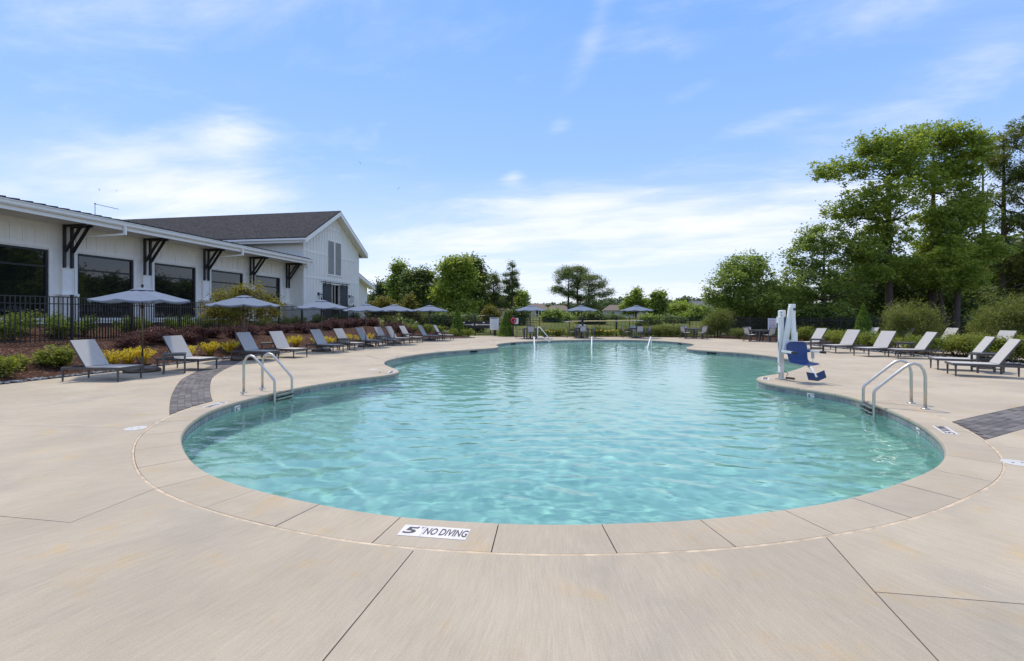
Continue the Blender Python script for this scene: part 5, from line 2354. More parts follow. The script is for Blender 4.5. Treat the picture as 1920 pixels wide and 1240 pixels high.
p.slab([SP(.60, -.22, .12), SP(.62, .02, .09), SP(.56, .02, .24), SP(.54, -.22, .28)], .02, (0, 0, 1))
p.slab([SP(.62, .02, .09), SP(.58, .28, .16), SP(.52, .28, .31), SP(.56, .02, .24)], .02, (0, 0, 1))
p.build('footrest', 'blue_dark', lift)
p = MB()
p.tube([(-.06, -.05, 1.3), (-.11, -.06, .9), (-.10, -.05, .4), (.04, -.04, .22), (.14, -.02, .17), (.17, .0, .12), (.13, .02, .10)], .008, 5)
p.build('cable', 'ink', lift)
p = MB()
p.beam((.10, -.02, .05), (.30, -.06, .03), .03, .05)
p.build('anchor_lever', 'bronze', lift)

# ------------------------------------------------------------------ seated person at the middle far table
tx, ty = SITES[1]
per = thing('person', 'person with long dark hair and white patterned top sitting at the far table', 'person', (tx - .02, ty - .72, 0))


def skin(name, nodes, edges, mat, parent, lv=2, root=0):
    me = bpy.data.meshes.new(name)
    me.from_pydata([n_[0] for n_ in nodes], edges, [])
    o = bpy.data.objects.new(name, me)
    COL.objects.link(o)
    o.modifiers.new('skin', 'SKIN')
    sm = o.modifiers.new('sub', 'SUBSURF')
    sm.levels = lv
    for i, n_ in enumerate(nodes):
        sv = me.skin_vertices[0].data[i]
        sv.radius = n_[1] if isinstance(n_[1], tuple) else (n_[1], n_[1])
        sv.use_root = (i == root)
    dg = bpy.context.evaluated_depsgraph_get()
    dg.update()
    m2 = bpy.data.meshes.new_from_object(o.evaluated_get(dg))
    bpy.data.objects.remove(o)
    m2.polygons.foreach_set('use_smooth', [True] * len(m2.polygons))
    return link(name, m2, mat, parent)


# faces +Y (towards the table), sits at 0.45 m
B_ = [((0, -.02, .53), (.17, .13)), ((0, -.03, .72), (.14, .10)), ((0, -.03, .90), (.17, .10)), ((0, -.02, 1.00), (.07, .06)), ((0, .0, 1.08), .055), ((0, .02, 1.18), (.085, .10)), ((0, .02, 1.27), (.07, .085)),
      ((-.18, -.02, .95), .055), ((-.25, .06, .74), .045), ((-.18, .30, .76), .036), ((-.13, .38, .755), (.035, .02)),
      ((.18, -.02, .95), .055), ((.25, .06, .74), .045), ((.18, .30, .76), .036), ((.13, .38, .755), (.035, .02)),
      ((-.10, .12, .52), .085), ((-.12, .42, .50), .065), ((-.12, .45, .26), .05), ((-.12, .42, .07), .036), ((-.12, .54, .03), (.04, .025)),
      ((.10, .12, .52), .085), ((.12, .42, .50), .065), ((.12, .45, .26), .05), ((.12, .42, .07), .036), ((.12, .54, .03), (.04, .025))]
E_ = [(0, 1), (1, 2), (2, 3), (3, 4), (4, 5), (5, 6), (2, 7), (7, 8), (8, 9), (9, 10), (2, 11), (11, 12), (12, 13), (13, 14), (0, 15), (15, 16), (16, 17), (17, 18), (18, 19), (0, 20), (20, 21), (21, 22), (22, 23), (23, 24)]
body = skin('body', B_, E_, 'skin_tone', per)
skin('top', [((0, -.02, .56), (.185, .145)), ((0, -.03, .72), (.155, .115)), ((0, -.03, .90), (.185, .115)), ((0, -.02, .985), (.085, .075)), ((-.18, -.02, .95), .066), ((-.24, .05, .78), .056), ((.18, -.02, .95), .066), ((.24, .05, .78), .056)],
     [(0, 1), (1, 2), (2, 3), (2, 4), (4, 5), (2, 6), (6, 7)], 'cloth_white', per)
skin('shorts', [((0, -.02, .54), (.185, .135)), ((-.10, .14, .52), .097), ((-.12, .36, .505), .08), ((.10, .14, .52), .097), ((.12, .36, .505), .08)], [(0, 1), (1, 2), (0, 3), (3, 4)], 'cloth_navy', per)
skin('hair', [((0, -.005, 1.30), (.085, .09)), ((0, -.035, 1.20), (.105, .095)), ((0, -.08, 1.05), (.085, .05)), ((0, -.12, .90), (.06, .035)), ((0, -.125, .82), (.03, .02))], [(0, 1), (1, 2), (2, 3), (3, 4)], 'hair', per)

# ------------------------------------------------------------------ birds
def bird(px, py, d, span, bank, label):
    r = thing('bird', label, 'bird', (at(px, d), d, zat(py, d)))
    b = MB()
    s = span / 2
    b.lathe([(.01, -.5 * s), (.11 * s, -.25 * s), (.13 * s, .05 * s), (.07 * s, .3 * s), (.01, .42 * s)], (0, 0, 0), 8)
    for sg_ in (-1, 1):
        b.slab([(0, 0, .12 * s), (0, 0, -.16 * s), (sg_ * s * .6, .16 * s, -.12 * s), (sg_ * s * .55, .16 * s, .16 * s)], .02 * s, (0, 1, 0))
        b.slab([(sg_ * s * .55, .16 * s, .16 * s), (sg_ * s * .6, .16 * s, -.12 * s), (sg_ * s, .05 * s, -.15 * s), (sg_ * s * .98, .05 * s, -.02 * s)], .02 * s, (0, 1, 0))
    o = b.build('body', 'bird', r)
    r.rotation_euler = (math.radians(-70), math.radians(bank), math.radians(20))


bird(675, 305, 60, .75, 52, 'larger dark bird high in the sky above the gable, upper one')
bird(747, 353, 70, .60, -45, 'small dark bird right of the barn gable')
bird(186.5, 356, 60, .38, 70, 'tiny dark bird over the wing roof, left of two')
bird(218.5, 357.5, 55, .5, -60, 'small dark bird over the wing roof, right of two')

# ------------------------------------------------------------------ vegetation
def leaf_arrays(pts, size, rng, aspect=.55, up=.5, vert=0.0):
    """one rhombic leaf per point"""
    n = len(pts)
    s = size * rng.uniform(.65, 1.35, (n, 1))
    nrm = rng.normal(size=(n, 3))
    nrm /= np.linalg.norm(nrm, axis=1)[:, None]
    nrm[:, 2] = np.abs(nrm[:, 2]) + up
    nrm /= np.linalg.norm(nrm, axis=1)[:, None]
    a = rng.normal(size=(n, 3))
    a[:, 2] += vert * 3
    a -= nrm * (a * nrm).sum(1)[:, None]
    a /= np.linalg.norm(a, axis=1)[:, None]
    b = np.cross(nrm, a)
    p = np.asarray(pts)
    v = np.empty((n, 4, 3))
    v[:, 0] = p - a * s * .5
    v[:, 1] = p + b * s * aspect * .5 + a * s * .05
    v[:, 2] = p + a * s * .5 - nrm * s * .08
    v[:, 3] = p - b * s * aspect * .5 + a * s * .05
    return v.reshape(-1, 3)


def leaf_mesh(name, v, mat):
    me = np_mesh(name, v, np.arange(len(v)).reshape(-1, 4))
    me.materials.append(MATS[mat])
    return me


def blob_pts(rng, lobes, n_cl, n_leaf, sig, shell=.5):
    """cluster centres spread over ellipsoid lobes, leaves round them"""
    wts = np.array([l[1][0] * l[1][1] * l[1][2] for l in lobes]) ** .75
    wts /= wts.sum()
    which = rng.choice(len(lobes), n_cl, p=wts)
    C = np.empty((n_cl, 3))
    for i, w_ in enumerate(which):
        c, r = lobes[w_]
        d = rng.normal(size=3)
        d /= np.linalg.norm(d)
        k = (shell + (1 - shell) * rng.random()) * rng.uniform(.82, 1.10)
        C[i] = np.array(c) + d * np.array(r) * k
    per_ = rng.integers(0, n_cl, n_leaf)
    sg_ = sig * rng.uniform(.55, 1.35, n_cl)[per_][:, None]
    off = rng.normal(size=(n_leaf, 3)) * sg_ * np.array([1, 1, .72])
    return C, C[per_] + off


def tree(name, label, loc, H, lobes, mat, n_cl, n_leaf, leaf, sig, seed, trunk_r=.2, trunk_top=.75, lean=(0, 0), limbs=26, aspect=.6, up=.5, group=None, shell=.5, bark='bark', stems=None, cat='tree', vert=0.0):
    rng = np.random.default_rng(seed)
    r = thing(name, label, cat, loc, group=group)
    C, P = blob_pts(rng, lobes, n_cl, n_leaf, sig, shell)
    link('crown', leaf_mesh('crown', leaf_arrays(P, leaf, rng, aspect, up, vert), mat), None, r)
    t = MB()
    tops = []
    for (bx, by, lx, ly, fr) in (stems or [(0, 0, lean[0], lean[1], 1.0)]):
        top = H * trunk_top
        pts, rr = [], []
        m = 9
        ph = rng.uniform(0, 6)
        for k in range(m):
            u = k / (m - 1)
            pts.append((bx + lx * u + .03 * H * .25 * math.sin(3 * u + ph) * u, by + ly * u + .03 * H * .25 * math.cos(2.3 * u + ph) * u, -0.1 + top * u))
            rr.append(trunk_r * fr * (1 - .82 * u) * (1.25 if k == 0 else 1))
        t.tube(pts, rr, 8)
        tops.append((pts, rr))
    idx = rng.choice(n_cl, min(limbs, n_cl), replace=False)
    for i in idx:
        c = C[i]
        pts, rr = tops[int(rng.integers(0, len(tops)))]
        # leave the trunk somewhat below the cluster
        ztar = max(min(c[2] - .25 * np.hypot(c[0] - pts[4][0], c[1] - pts[4][1]) - .05 * H, pts[-1][2]), .22 * H * trunk_top)
        kk = int(np.clip(np.searchsorted([p[2] for p in pts], ztar), 1, len(pts) - 1))
        a = np.array(pts[kk])
        mid = a * .5 + c * .5 + np.array([0, 0, .06 * np.linalg.norm(c - a)]) + rng.normal(size=3) * .05 * np.linalg.norm(c - a)
        r0 = rr[kk] * .5 + .006
        t.tube([tuple(a), tuple(mid), tuple(c)], [r0, r0 * .6, r0 * .2], 5, caps=False)
    t.build('trunk', bark, r, smooth=True)
    return r


def ell(x, y, z, rx, ry, rz):
    return ((x, y, z), (rx, ry, rz))


def px_tree(px, d, name, label, lobes_px, mat, n_cl, n_leaf, leaf, sig, seed, depth=None, base=None, **kw):
    """lobes given as photo pixels (cx, cy, rx, ry) at depth d; thickness follows the width"""
    x0 = at(px, d)
    zb = hz(x0, d) if base is None else base
    lobes = []
    k = d / F
    top = 0
    for cx, cy, rx, ry in lobes_px:
        rxm, rzm = rx * k, ry * k
        lobes.append(ell(at(cx, d) - x0, (random.uniform(-.4, .4)) * rxm, zat(cy, d) - zb, rxm, rxm * (depth or .9), rzm))
        top = max(top, zat(cy, d) - zb + rzm)
    return tree(name, label, (x0, d, zb), top, lobes, mat, n_cl, n_leaf, leaf, sig, seed, **kw)


random.seed(21)
# ---- tall trees at the right
px_tree(1668, 41, 'broadleaf_tree', 'tall bright green broadleaf tree with a long limb reaching left', [(1655, 300, 58, 48), (1585, 318, 44, 26), (1548, 322, 26, 20), (1700, 290, 45, 55), (1640, 375, 66, 45), (1600, 395, 48, 32), (1665, 440, 55, 40), (1735, 345, 40, 40), (1625, 272, 34, 26), (1640, 500, 46, 36), (1600, 470, 36, 26), (1690, 505, 40, 34)],
        'leaf_bright', 950, 36000, .23, .26, 31, trunk_r=.34, trunk_top=.86, limbs=60, shell=.35)
px_tree(1748, 42, 'broadleaf_tree', 'tallest bright green broadleaf tree at right with forked trunk', [(1760, 265, 48, 42), (1795, 285, 42, 50), (1815, 330, 34, 42), (1755, 330, 36, 36), (1800, 385, 40, 30), (1740, 410, 40, 30), (1770, 460, 40, 34), (1735, 505, 36, 34)],
        'leaf_bright', 740, 29000, .23, .26, 32, trunk_r=.36, trunk_top=.88, limbs=50, shell=.35)
px_tree(1790, 40, 'broadleaf_tree', 'mid green broadleaf tree with a leaning double trunk at right', [(1790, 430, 46, 34), (1825, 405, 36, 32), (1770, 480, 44, 32), (1840, 465, 40, 34), (1800, 520, 50, 26), (1745, 520, 40, 26)],
        'leaf_bright', 500, 19000, .23, .27, 33, trunk_r=.30, trunk_top=.72, limbs=46, shell=.35, stems=[(0, 0, .6, 0, 1.0), (-.4, .2, -1.2, .3, .7)])
px_tree(1880, 44, 'pine_tree', 'tall ragged pine near the right photo edge', [(1882, 262, 34, 28), (1858, 300, 30, 22), (1890, 330, 38, 24), (1865, 375, 34, 20), (1895, 415, 36, 22), (1868, 455, 34, 24), (1880, 500, 36, 26)],
        'leaf_olive', 330, 15000, .24, .26, 34, trunk_r=.32, trunk_top=.95, limbs=60, aspect=.34, shell=.3)
px_tree(1925, 43, 'pine_tree', 'tall pine whose crown is cut by the right photo edge', [(1925, 255, 40, 34), (1945, 310, 44, 30), (1915, 365, 38, 30), (1940, 420, 44, 30), (1920, 480, 40, 30), (1930, 530, 44, 26)],
        'leaf_olive', 330, 16000, .24, .26, 35, trunk_r=.36, trunk_top=.95, limbs=60, aspect=.34, shell=.3)
px_tree(1845, 47, 'broadleaf_tree', 'shaded tree filling the gap between the tall right trees', [(1850, 300, 30, 44), (1845, 500, 44, 44), (1830, 560, 50, 30), (1900, 560, 44, 30)],
        'leaf_mid', 200, 8000, .24, .32, 36, trunk_r=.25, trunk_top=.9, limbs=40)
px_tree(1545, 41, 'broadleaf_tree', 'dark rounded tree left of the tall right trees', [(1545, 445, 44, 34), (1510, 480, 36, 34), (1590, 470, 44, 38), (1530, 530, 52, 40), (1590, 535, 50, 42), (1480, 540, 34, 36), (1545, 585, 70, 24)],
        'leaf_mid', 620, 22000, .22, .26, 37, trunk_r=.26, trunk_top=.8, limbs=50)
px_tree(1400, 40.5, 'broadleaf_tree', 'rounded mid green tree behind the far right tables', [(1405, 500, 44, 30), (1370, 525, 38, 30), (1430, 530, 38, 34), (1345, 555, 26, 26), (1400, 565, 60, 34), (1450, 580, 36, 30)],
        'leaf_mid', 620, 25000, .20, .26, 38, trunk_r=.24, trunk_top=.8, limbs=46)
px_tree(1655, 44, 'broadleaf_tree', 'dark tree low behind the clipped cone', [(1640, 500, 50, 40), (1690, 520, 46, 40), (1660, 565, 70, 34), (1620, 560, 50, 34)],
        'leaf_dark', 500, 20000, .23, .29, 39, trunk_r=.24, trunk_top=.75, limbs=46)
px_tree(1745, 46, 'broadleaf_tree', 'dark low tree behind the right feathery shrub', [(1740, 555, 60, 34), (1800, 570, 60, 30), (1700, 580, 50, 26)],
        'leaf_dark', 170, 12000, .28, .50, 40, trunk_r=.22, trunk_top=.7, limbs=36)
px_tree(1490, 43.5, 'broadleaf_tree', 'dark low spreading tree behind the pool lift', [(1485, 560, 56, 30), (1530, 585, 50, 20), (1450, 590, 46, 20)],
        'leaf_dark', 150, 11000, .26, .46, 41, trunk_r=.2, trunk_top=.7, limbs=36)
# ---- trees left of the centre
px_tree(747, 62, 'broadleaf_tree', 'slim tree nearest the barn in the left tree group', [(747, 505, 9, 14), (742, 530, 13, 18), (752, 550, 18, 20), (740, 572, 20, 16)], 'leaf_mid', 110, 9000, .34, .45, 51, trunk_r=.2, trunk_top=.85, limbs=24)
px_tree(787, 60, 'broadleaf_tree', 'dark tree second in the left tree group', [(770, 525, 14, 16), (795, 518, 15, 14), (785, 548, 26, 22), (780, 580, 30, 18)], 'leaf_dark', 150, 12000, .34, .45, 52, trunk_r=.22, trunk_top=.85, limbs=30)
px_tree(858, 58, 'broadleaf_tree', 'tall bright broadleaf tree in the middle of the left tree group', [(858, 500, 26, 20), (835, 515, 18, 16), (870, 525, 22, 24), (840, 545, 24, 24), (860, 575, 34, 22)], 'leaf_bright', 190, 15000, .34, .48, 53, trunk_r=.26, trunk_top=.88, limbs=34)
px_tree(890, 61, 'broadleaf_tree', 'tall dark domed tree right in the left tree group', [(884, 502, 18, 18), (896, 520, 12, 22), (888, 550, 22, 28), (880, 580, 28, 20)], 'leaf_dark', 160, 13000, .34, .46, 54, trunk_r=.26, trunk_top=.88, limbs=34)
px_tree(926, 64, 'pine_tree', 'flat topped pine right of the domed tree', [(925, 524, 17, 10), (912, 540, 13, 8), (938, 542, 12, 9), (924, 556, 20, 8), (915, 572, 16, 8), (936, 574, 14, 7)], 'leaf_pine', 80, 9000, .34, .38, 55, trunk_r=.24, trunk_top=.93, limbs=40, aspect=.18)
px_tree(960, 63, 'pine_tree', 'slender tall pine standing alone above the red life ring', [(958, 494, 4, 5), (962, 501, 6, 4), (954, 506, 6, 4), (964, 512, 7, 4), (953, 517, 8, 4), (965, 523, 7, 4), (951, 529, 8, 4), (966, 534, 8, 4), (957, 540, 8, 4), (950, 547, 7, 4), (966, 552, 6, 4), (955, 560, 8, 4), (948, 572, 8, 5)], 'leaf_pine', 90, 8000, .32, .26, 56, trunk_r=.22, trunk_top=.96, limbs=40, aspect=.18)
px_tree(976, 66, 'broadleaf_tree', 'small light green tree beside the slender pine', [(976, 556, 9, 9), (970, 572, 11, 10), (983, 577, 9, 8)], 'leaf_bright', 60, 4500, .32, .40, 57, trunk_r=.14, limbs=16)
px_tree(720, 95, 'broadleaf_tree', 'bluish distant tree just right of the lean-to roof', [(716, 545, 16, 14), (738, 560, 18, 18), (705, 565, 14, 16), (725, 580, 26, 14)], 'leaf_far', 120, 9000, .5, .7, 58, trunk_r=.3, limbs=20)
px_tree(828, 75, 'broadleaf_tree', 'shaded filler tree between the dark and bright left trees', [(822, 540, 20, 20), (815, 570, 26, 22), (905, 580, 24, 16)], 'leaf_dark', 120, 9000, .4, .55, 59, trunk_r=.22, limbs=20)
# ---- pines and trees in the centre distance
px_tree(1066, 88, 'pine_tree', 'left pine of the three spreading pines in the centre', [(1062, 510, 18, 10), (1048, 524, 13, 8), (1074, 522, 14, 9), (1045, 543, 14, 6), (1068, 550, 16, 6)], 'leaf_pine', 80, 8500, .40, .45, 61, trunk_r=.26, trunk_top=.94, limbs=40, aspect=.2)
px_tree(1083, 90, 'pine_tree', 'middle pine of the three spreading pines in the centre', [(1085, 508, 16, 10), (1094, 524, 14, 10), (1078, 536, 13, 7), (1088, 558, 16, 6)], 'leaf_pine', 75, 8000, .40, .45, 62, trunk_r=.28, trunk_top=.94, limbs=40, aspect=.2)
px_tree(1104, 86, 'pine_tree', 'right pine of the centre three with long flat branches', [(1110, 518, 18, 8), (1124, 532, 16, 8), (1105, 540, 16, 8), (1136, 548, 13, 5), (1115, 556, 22, 6), (1100, 575, 26, 10)], 'leaf_pine', 90, 9500, .40, .45, 63, trunk_r=.28, trunk_top=.92, limbs=44, aspect=.2)
px_tree(1192, 80, 'broadleaf_tree', 'bright green tree with a leader above the right far umbrella', [(1194, 551, 7, 7), (1186, 565, 16, 10), (1205, 572, 14, 10), (1178, 578, 14, 9)], 'leaf_bright', 90, 7000, .38, .45, 64, trunk_r=.16, limbs=20)
px_tree(1234, 78, 'broadleaf_tree', 'darker tree right of the right far umbrella', [(1234, 557, 12, 10), (1225, 573, 15, 12), (1243, 576, 13, 12), (1232, 592, 16, 8)], 'leaf_mid', 90, 7500, .36, .42, 65, trunk_r=.18, limbs=22)
px_tree(1275, 95, 'broadleaf_tree', 'round light green tree in the far housing', [(1278, 575, 18, 9), (1262, 582, 14, 8), (1295, 583, 14, 8)], 'leaf_bright', 80, 6000, .42, .5, 66, trunk_r=.18, limbs=14)
px_tree(1315, 70, 'broadleaf_tree', 'dark green tree left of the feathery olive shrub', [(1315, 585, 16, 9), (1300, 595, 16, 10), (1283, 600, 14, 10)], 'leaf_mid', 80, 6500, .34, .42, 67, trunk_r=.16, limbs=16)
for k, (px, d, cy, rx, ry, lb) in enumerate(((1055, 70, 598, 24, 12, 'low dark bush tree behind the middle far umbrella'), (1110, 62, 596, 20, 13, 'low dark bush tree right of the middle far umbrella'), (1150, 75, 600, 22, 10, 'low green bush tree between the two right far umbrellas'),
                                              (1215, 58, 604, 18, 11, 'low dark bush tree behind the right far umbrella pole'), (1260, 64, 604, 20, 12, 'low dark bush tree right of the far umbrellas'), (970, 60, 590, 14, 12, 'low dark bush tree behind the red life ring'),
                                              (1035, 66, 592, 14, 9, 'low dark bush tree right of the left far umbrella'))):
    px_tree(px, d, 'bush_tree', lb, [(px, cy, rx, ry), (px - rx * .6, cy + 4, rx * .6, ry * .8), (px + rx * .6, cy + 3, rx * .6, ry * .8)], 'leaf_dark' if k % 3 else 'leaf_mid', 70, 5200, .30, .36, 70 + k, trunk_r=.10, limbs=12)
for k, (px, d, cy, rx, ry, lb) in enumerate(((795, 47, 604, 24, 18, 'dark bush behind the fence below the pair of umbrellas'), (838, 48, 602, 24, 18, 'dark bush behind the fence left of the gate cone'), (880, 47, 606, 22, 16, 'dark bush behind the left gate leaf'),
                                              (1440, 41, 612, 30, 18, 'dark bush behind the fence left of the pool lift'), (1500, 41, 610, 34, 20, 'dark bush behind the fence at the pool lift mast'), (1560, 41, 608, 34, 20, 'dark bush behind the fence right of the pool lift'),
                                              (1620, 41, 610, 32, 19, 'dark bush behind the fence at the pointed conifer'), (1680, 41.5, 608, 34, 20, 'dark bush behind the fence left of the big feathery shrub'), (1790, 41.5, 606, 40, 20, 'dark bush behind the fence right of the big feathery shrub'), (1385, 41, 612, 26, 16, 'dark bush behind the fence at the rounded tree trunk'))):
    px_tree(px, d, 'bush_tree', lb, [(px, cy, rx, ry), (px - rx * .7, cy + 4, rx * .6, ry * .8), (px + rx * .7, cy + 3, rx * .6, ry * .8)], 'leaf_dark', 110, 7500, .22, .28, 85 + k, trunk_r=.09, limbs=14)
# wooded skyline far behind
rngw = np.random.default_rng(5)
P_all = []
for px in np.arange(560, 1960, 7.0):
    d = rngw.uniform(230, 330)
    ty_ = 566 + 5 * math.sin(px * .013) + rngw.uniform(-6, 5)
    if 690 < px < 985:
        ty_ -= 13
    if 1100 < px < 1180:
        ty_ -= 5
    zt_ = zat(ty_, d)
    c = np.array([at(px, d), d, zt_ - 4.2])
    n_ = 480
    v = rngw.normal(size=(n_, 3))
    v /= np.linalg.norm(v, axis=1)[:, None]
    P_all.append(c + v * np.array([5.2, 4.0, 4.4]) * rngw.uniform(.6, 1.05, (n_, 1)))
    P_all.append(c + rngw.uniform(-1, 1, (120, 3)) * np.array([6, 3, 2]) - np.array([0, 0, 5.0]))
wood = link('distant_wood', leaf_mesh('distant_wood', leaf_arrays(np.vstack(P_all), 1.25, rngw, .8, .4), 'leaf_far'), None)
tag(wood, 'hazy line of distant woodland on the horizon', 'woodland', kind='stuff')
# trees beyond the right edge that the windows and the water mirror
rngw = np.random.default_rng(8)
P_all = []
for k in range(13):
    a = k / 12
    c = np.array([52 + 10 * a + rngw.uniform(-2, 2), 44 + 42 * a, 0.6])
    hgt = rngw.uniform(7.5, 10.0)
    for q in range(26):
        v = rngw.normal(size=3)
        v /= np.linalg.norm(v)
        cc = c + np.array([0, 0, hgt * .58]) + v * np.array([3.4, 3.4, hgt * .40]) * rngw.uniform(.5, 1)
        P_all.append(cc + rngw.normal(size=(220, 3)) * .75)
wood = link('tree_belt', leaf_mesh('tree_belt', leaf_arrays(np.vstack(P_all), .5, rngw, .7, .4), 'leaf_dark'), None)
tag(wood, 'dense belt of trees standing behind the tall right trees', 'woodland', kind='stuff')


# ---- shrubs
def shrub_proto(name, mat, r, h, n, leaf, seed, aspect=.5, up=.4, n_cl=40, sig=.10, vert=0.0, flower=None, stems=9, shell=.45, spiky=0.0):
    rng = np.random.default_rng(seed)
    root = thing(name, '', 'shrub')
    lobes = [ell(0, 0, h * .55, r, r, h * .45), ell(r * .35, .1 * r, h * .45, r * .6, r * .6, h * .4), ell(-r * .35, -.1 * r, h * .5, r * .6, r * .6, h * .42)]
    if spiky:
        # arching shoots
        P = []
        for k in range(int(n / 26)):
            a = rng.uniform(0, 6.283)
            q = rng.uniform(.25, 1.0)
            u = np.linspace(.15, 1, 26)
            hh = h * rng.uniform(.7, 1.15)
            P.append(np.c_[np.cos(a) * r * q * u ** 1.2, np.sin(a) * r * q * u ** 1.2, hh * u * (1 - .22 * q * u)] + rng.normal(size=(26, 3)) * .018)
        P = np.vstack(P)
        C = P[25::26]
    else:
        C, P = blob_pts(rng, lobes, n_cl, n, sig, shell)
        P[:, 2] = np.abs(P[:, 2])
    v = leaf_arrays(P, leaf, rng, aspect, up, vert)
    link('foliage', leaf_mesh('foliage', v, mat), None, root)
    t = MB()
    for i in rng.choice(len(C), min(stems, len(C)), replace=False):
        c = C[i]
        t.tube([(c[0] * .08, c[1] * .08, -.05), (c[0] * .5, c[1] * .5, c[2] * .55), tuple(c)], [.014, .010, .004], 4, caps=False)
    t.build('stems', 'bark', root)
    if flower:
        fp = C[rng.choice(len(C), min(flower[1], len(C)), replace=False)] + np.array([0, 0, .04])
        fpp = np.repeat(fp, 6, 0) + rng.normal(size=(len(fp) * 6, 3)) * .025
        link('flowers', leaf_mesh('flowers', leaf_arrays(fpp, flower[2], rng, .8, .6), flower[0]), None, root)
    return root


class Row:
    def __init__(self, protos, group):
        self.p = [(x, [False]) for x in protos]
        self.k = 0
        self.group = group
        self.rnd = random.Random(len(group))

    def add(self, label, x, y, sc=1.0, z=None):
        pr, fl_ = self.p[self.k % len(self.p)]
        self.k += 1
        zz_ = hz(x, y) if z is None else z
        o = put(pr, fl_, label, (x, y, zz_), self.rnd.uniform(0, 6.28))
        o.scale = (sc * self.rnd.uniform(.92, 1.08), sc * self.rnd.uniform(.92, 1.08), sc * self.rnd.uniform(.9, 1.1))
        o['group'] = self.group
        return o


purple = Row([shrub_proto('purple_shrub', 'leaf_purple', .60, .58, 3800, .060, 101 + k, n_cl=60, sig=.10, shell=.35) for k in range(3)], 'purple leaved shrubs along the left fence')
yellow = Row([shrub_proto('yellow_shrub', 'leaf_yellow', .42, .56, 1500, .060, 111 + k, spiky=1, aspect=.42) for k in range(3)], 'yellow leaved shrubs behind the left loungers')
greens = Row([shrub_proto('green_shrub', 'leaf_shrub', .48, .78, 2600, .060, 121 + k, n_cl=42, sig=.09) for k in range(3)], 'green shrubs along the clubhouse wall')
limes = Row([shrub_proto('leafy_plant', 'leaf_lime', .46, .62, 1050, .085, 131 + k, n_cl=26, sig=.10, shell=.2) for k in range(2)], 'light green leafy plants in the left bed')
abelia = Row([shrub_proto('leafy_shrub', 'leaf_lime', .62, .92, 3200, .075, 141 + k, n_cl=46, sig=.12) for k in range(3)] + [shrub_proto('leafy_shrub', 'leaf_shrub', .62, .95, 3200, .075, 146, n_cl=46, sig=.12)], 'leafy yellow green shrubs in the right bed')
mounds = Row([shrub_proto('mound_shrub', 'leaf_olive', .75, .95, 3600, .075, 151 + k, n_cl=50, sig=.13) for k in range(3)], 'rounded olive shrubs behind the far tables')

# purple row just inside the fence
ys_ = np.arange(15.9, 37.0, .95)
n_p = 0
for y in ys_:
    fx_ = float(np.interp(y, _fy, _fx))
    x = fx_ + 1.1 + .25 * math.sin(y * 2.1)
    nm = ORD[n_p] if n_p < 20 else 'number %d' % (n_p + 1)
    lb = '%s purple leaved shrub from the left along the inside of the fence' % nm if n_p < 20 else 'purple leaved shrub at the barn end of the row, %s from its end' % ORD[22 - n_p]
    purple.add(lb, x, y, (.86 if y < 30 else 1.0) * (.84 + .3 * ((n_p * 7) % 5) / 4))
    n_p += 1
for k, (x, y, lb) in enumerate(((-11.0, 37.6, 'purple leaved shrub below the fence corner by the barn'), (-9.6, 36.9, 'purple leaved shrub behind the seventh lounger backs'), (-8.8, 35.2, 'purple leaved shrub left of the white flowered shrub'), (-8.0, 33.8, 'purple leaved shrub behind the eighth and ninth loungers'), (-7.3, 32.2, 'purple leaved shrub behind the tenth lounger'))):
    purple.add(lb, x, y, .95)
# yellow row
yl = [(222, 684), (254, 682), (284, 680), (350, 668), (394, 666), (430, 664), (533, 653), (555, 651.5), (598, 648), (618, 646.5), (651, 643), (676, 640.5), (690, 639.5)]
for k, (px, py) in enumerate(yl):
    yv = np.interp(px, [222, 284, 394, 533, 618, 690], [13.9, 14.9, 17.6, 21.4, 24.0, 27.4])
    x = at(px, yv)
    e = edge_x(yv)
    x = min(x, e - .45)
    yellow.add('%s yellow leaved shrub from the left behind the left loungers' % ORD[k], x, yv, 1.02)
# green shrubs between fence and wall
k = 0
for y in np.arange(14.6, 37.2, 1.22):
    fx_ = float(np.interp(y, _fy, _fx))
    greens.add('%s green shrub from the left between fence and clubhouse wall' % ORD[k], fx_ - 1.0 - .35 * math.sin(y * 3), y, 1.0)
    k += 1
greens.add('green shrub by the lean-to corner of the barn', -13.9, 41.5, 1.1)
greens.add('green shrub below the white flowered shrub at the fence', -9.3, 38.2, 1.0)
greens.add('small upright green shrub left of the gate cones', -6.6, 37.0, .9)
greens.add('green shrub under the fence right of the barn', -10.4, 39.8, 1.2)
# light plants at far left
for px, d, lb in ((4, 11.6, 'light green leafy plant cut by the left photo edge'), (92, 12.9, 'light green leafy plant left of the first lounger'), (118, 13.2, 'light green leafy plant touching the first lounger back'), (27, 12.2, 'small light green plant in the mulch near the left edge')):
    limes.add(lb, at(px, d), d, .98 if px != 27 else .65)
greens.add('tall green shrub behind the fence at far left', at(40, 15.6), 15.6, 1.15)
greens.add('dark green shrub behind the fence left of the first umbrella', at(108, 16.3), 16.3, .95)
# low greenery near the gate
for px, d, lb in ((775, 34.8, 'low lime shrub behind the tenth lounger'), (800, 35.4, 'low lime shrub behind the eleventh lounger'), (822, 35.8, 'low lime shrub below the last umbrella'), (850, 35.6, 'low lime shrub behind the last left lounger'), (878, 35.3, 'low pale shrub beside the gate cone')):
    limes.add(lb, at(px, d), d, 1.15)
# white flowered shrub
wf = Row([shrub_proto('flowering_shrub', 'leaf_shrub', .6, 1.15, 2800, .07, 161, n_cl=44, sig=.12, flower=('petal_white', 26, .11))], 'white flowered shrubs by the barn fence')
wf.add('white flowered shrub inside the fence right of the barn', -9.0, 37.3, 1.1)
wf.add('lower white flowered shrub right of the first', -7.7, 36.6, .8)

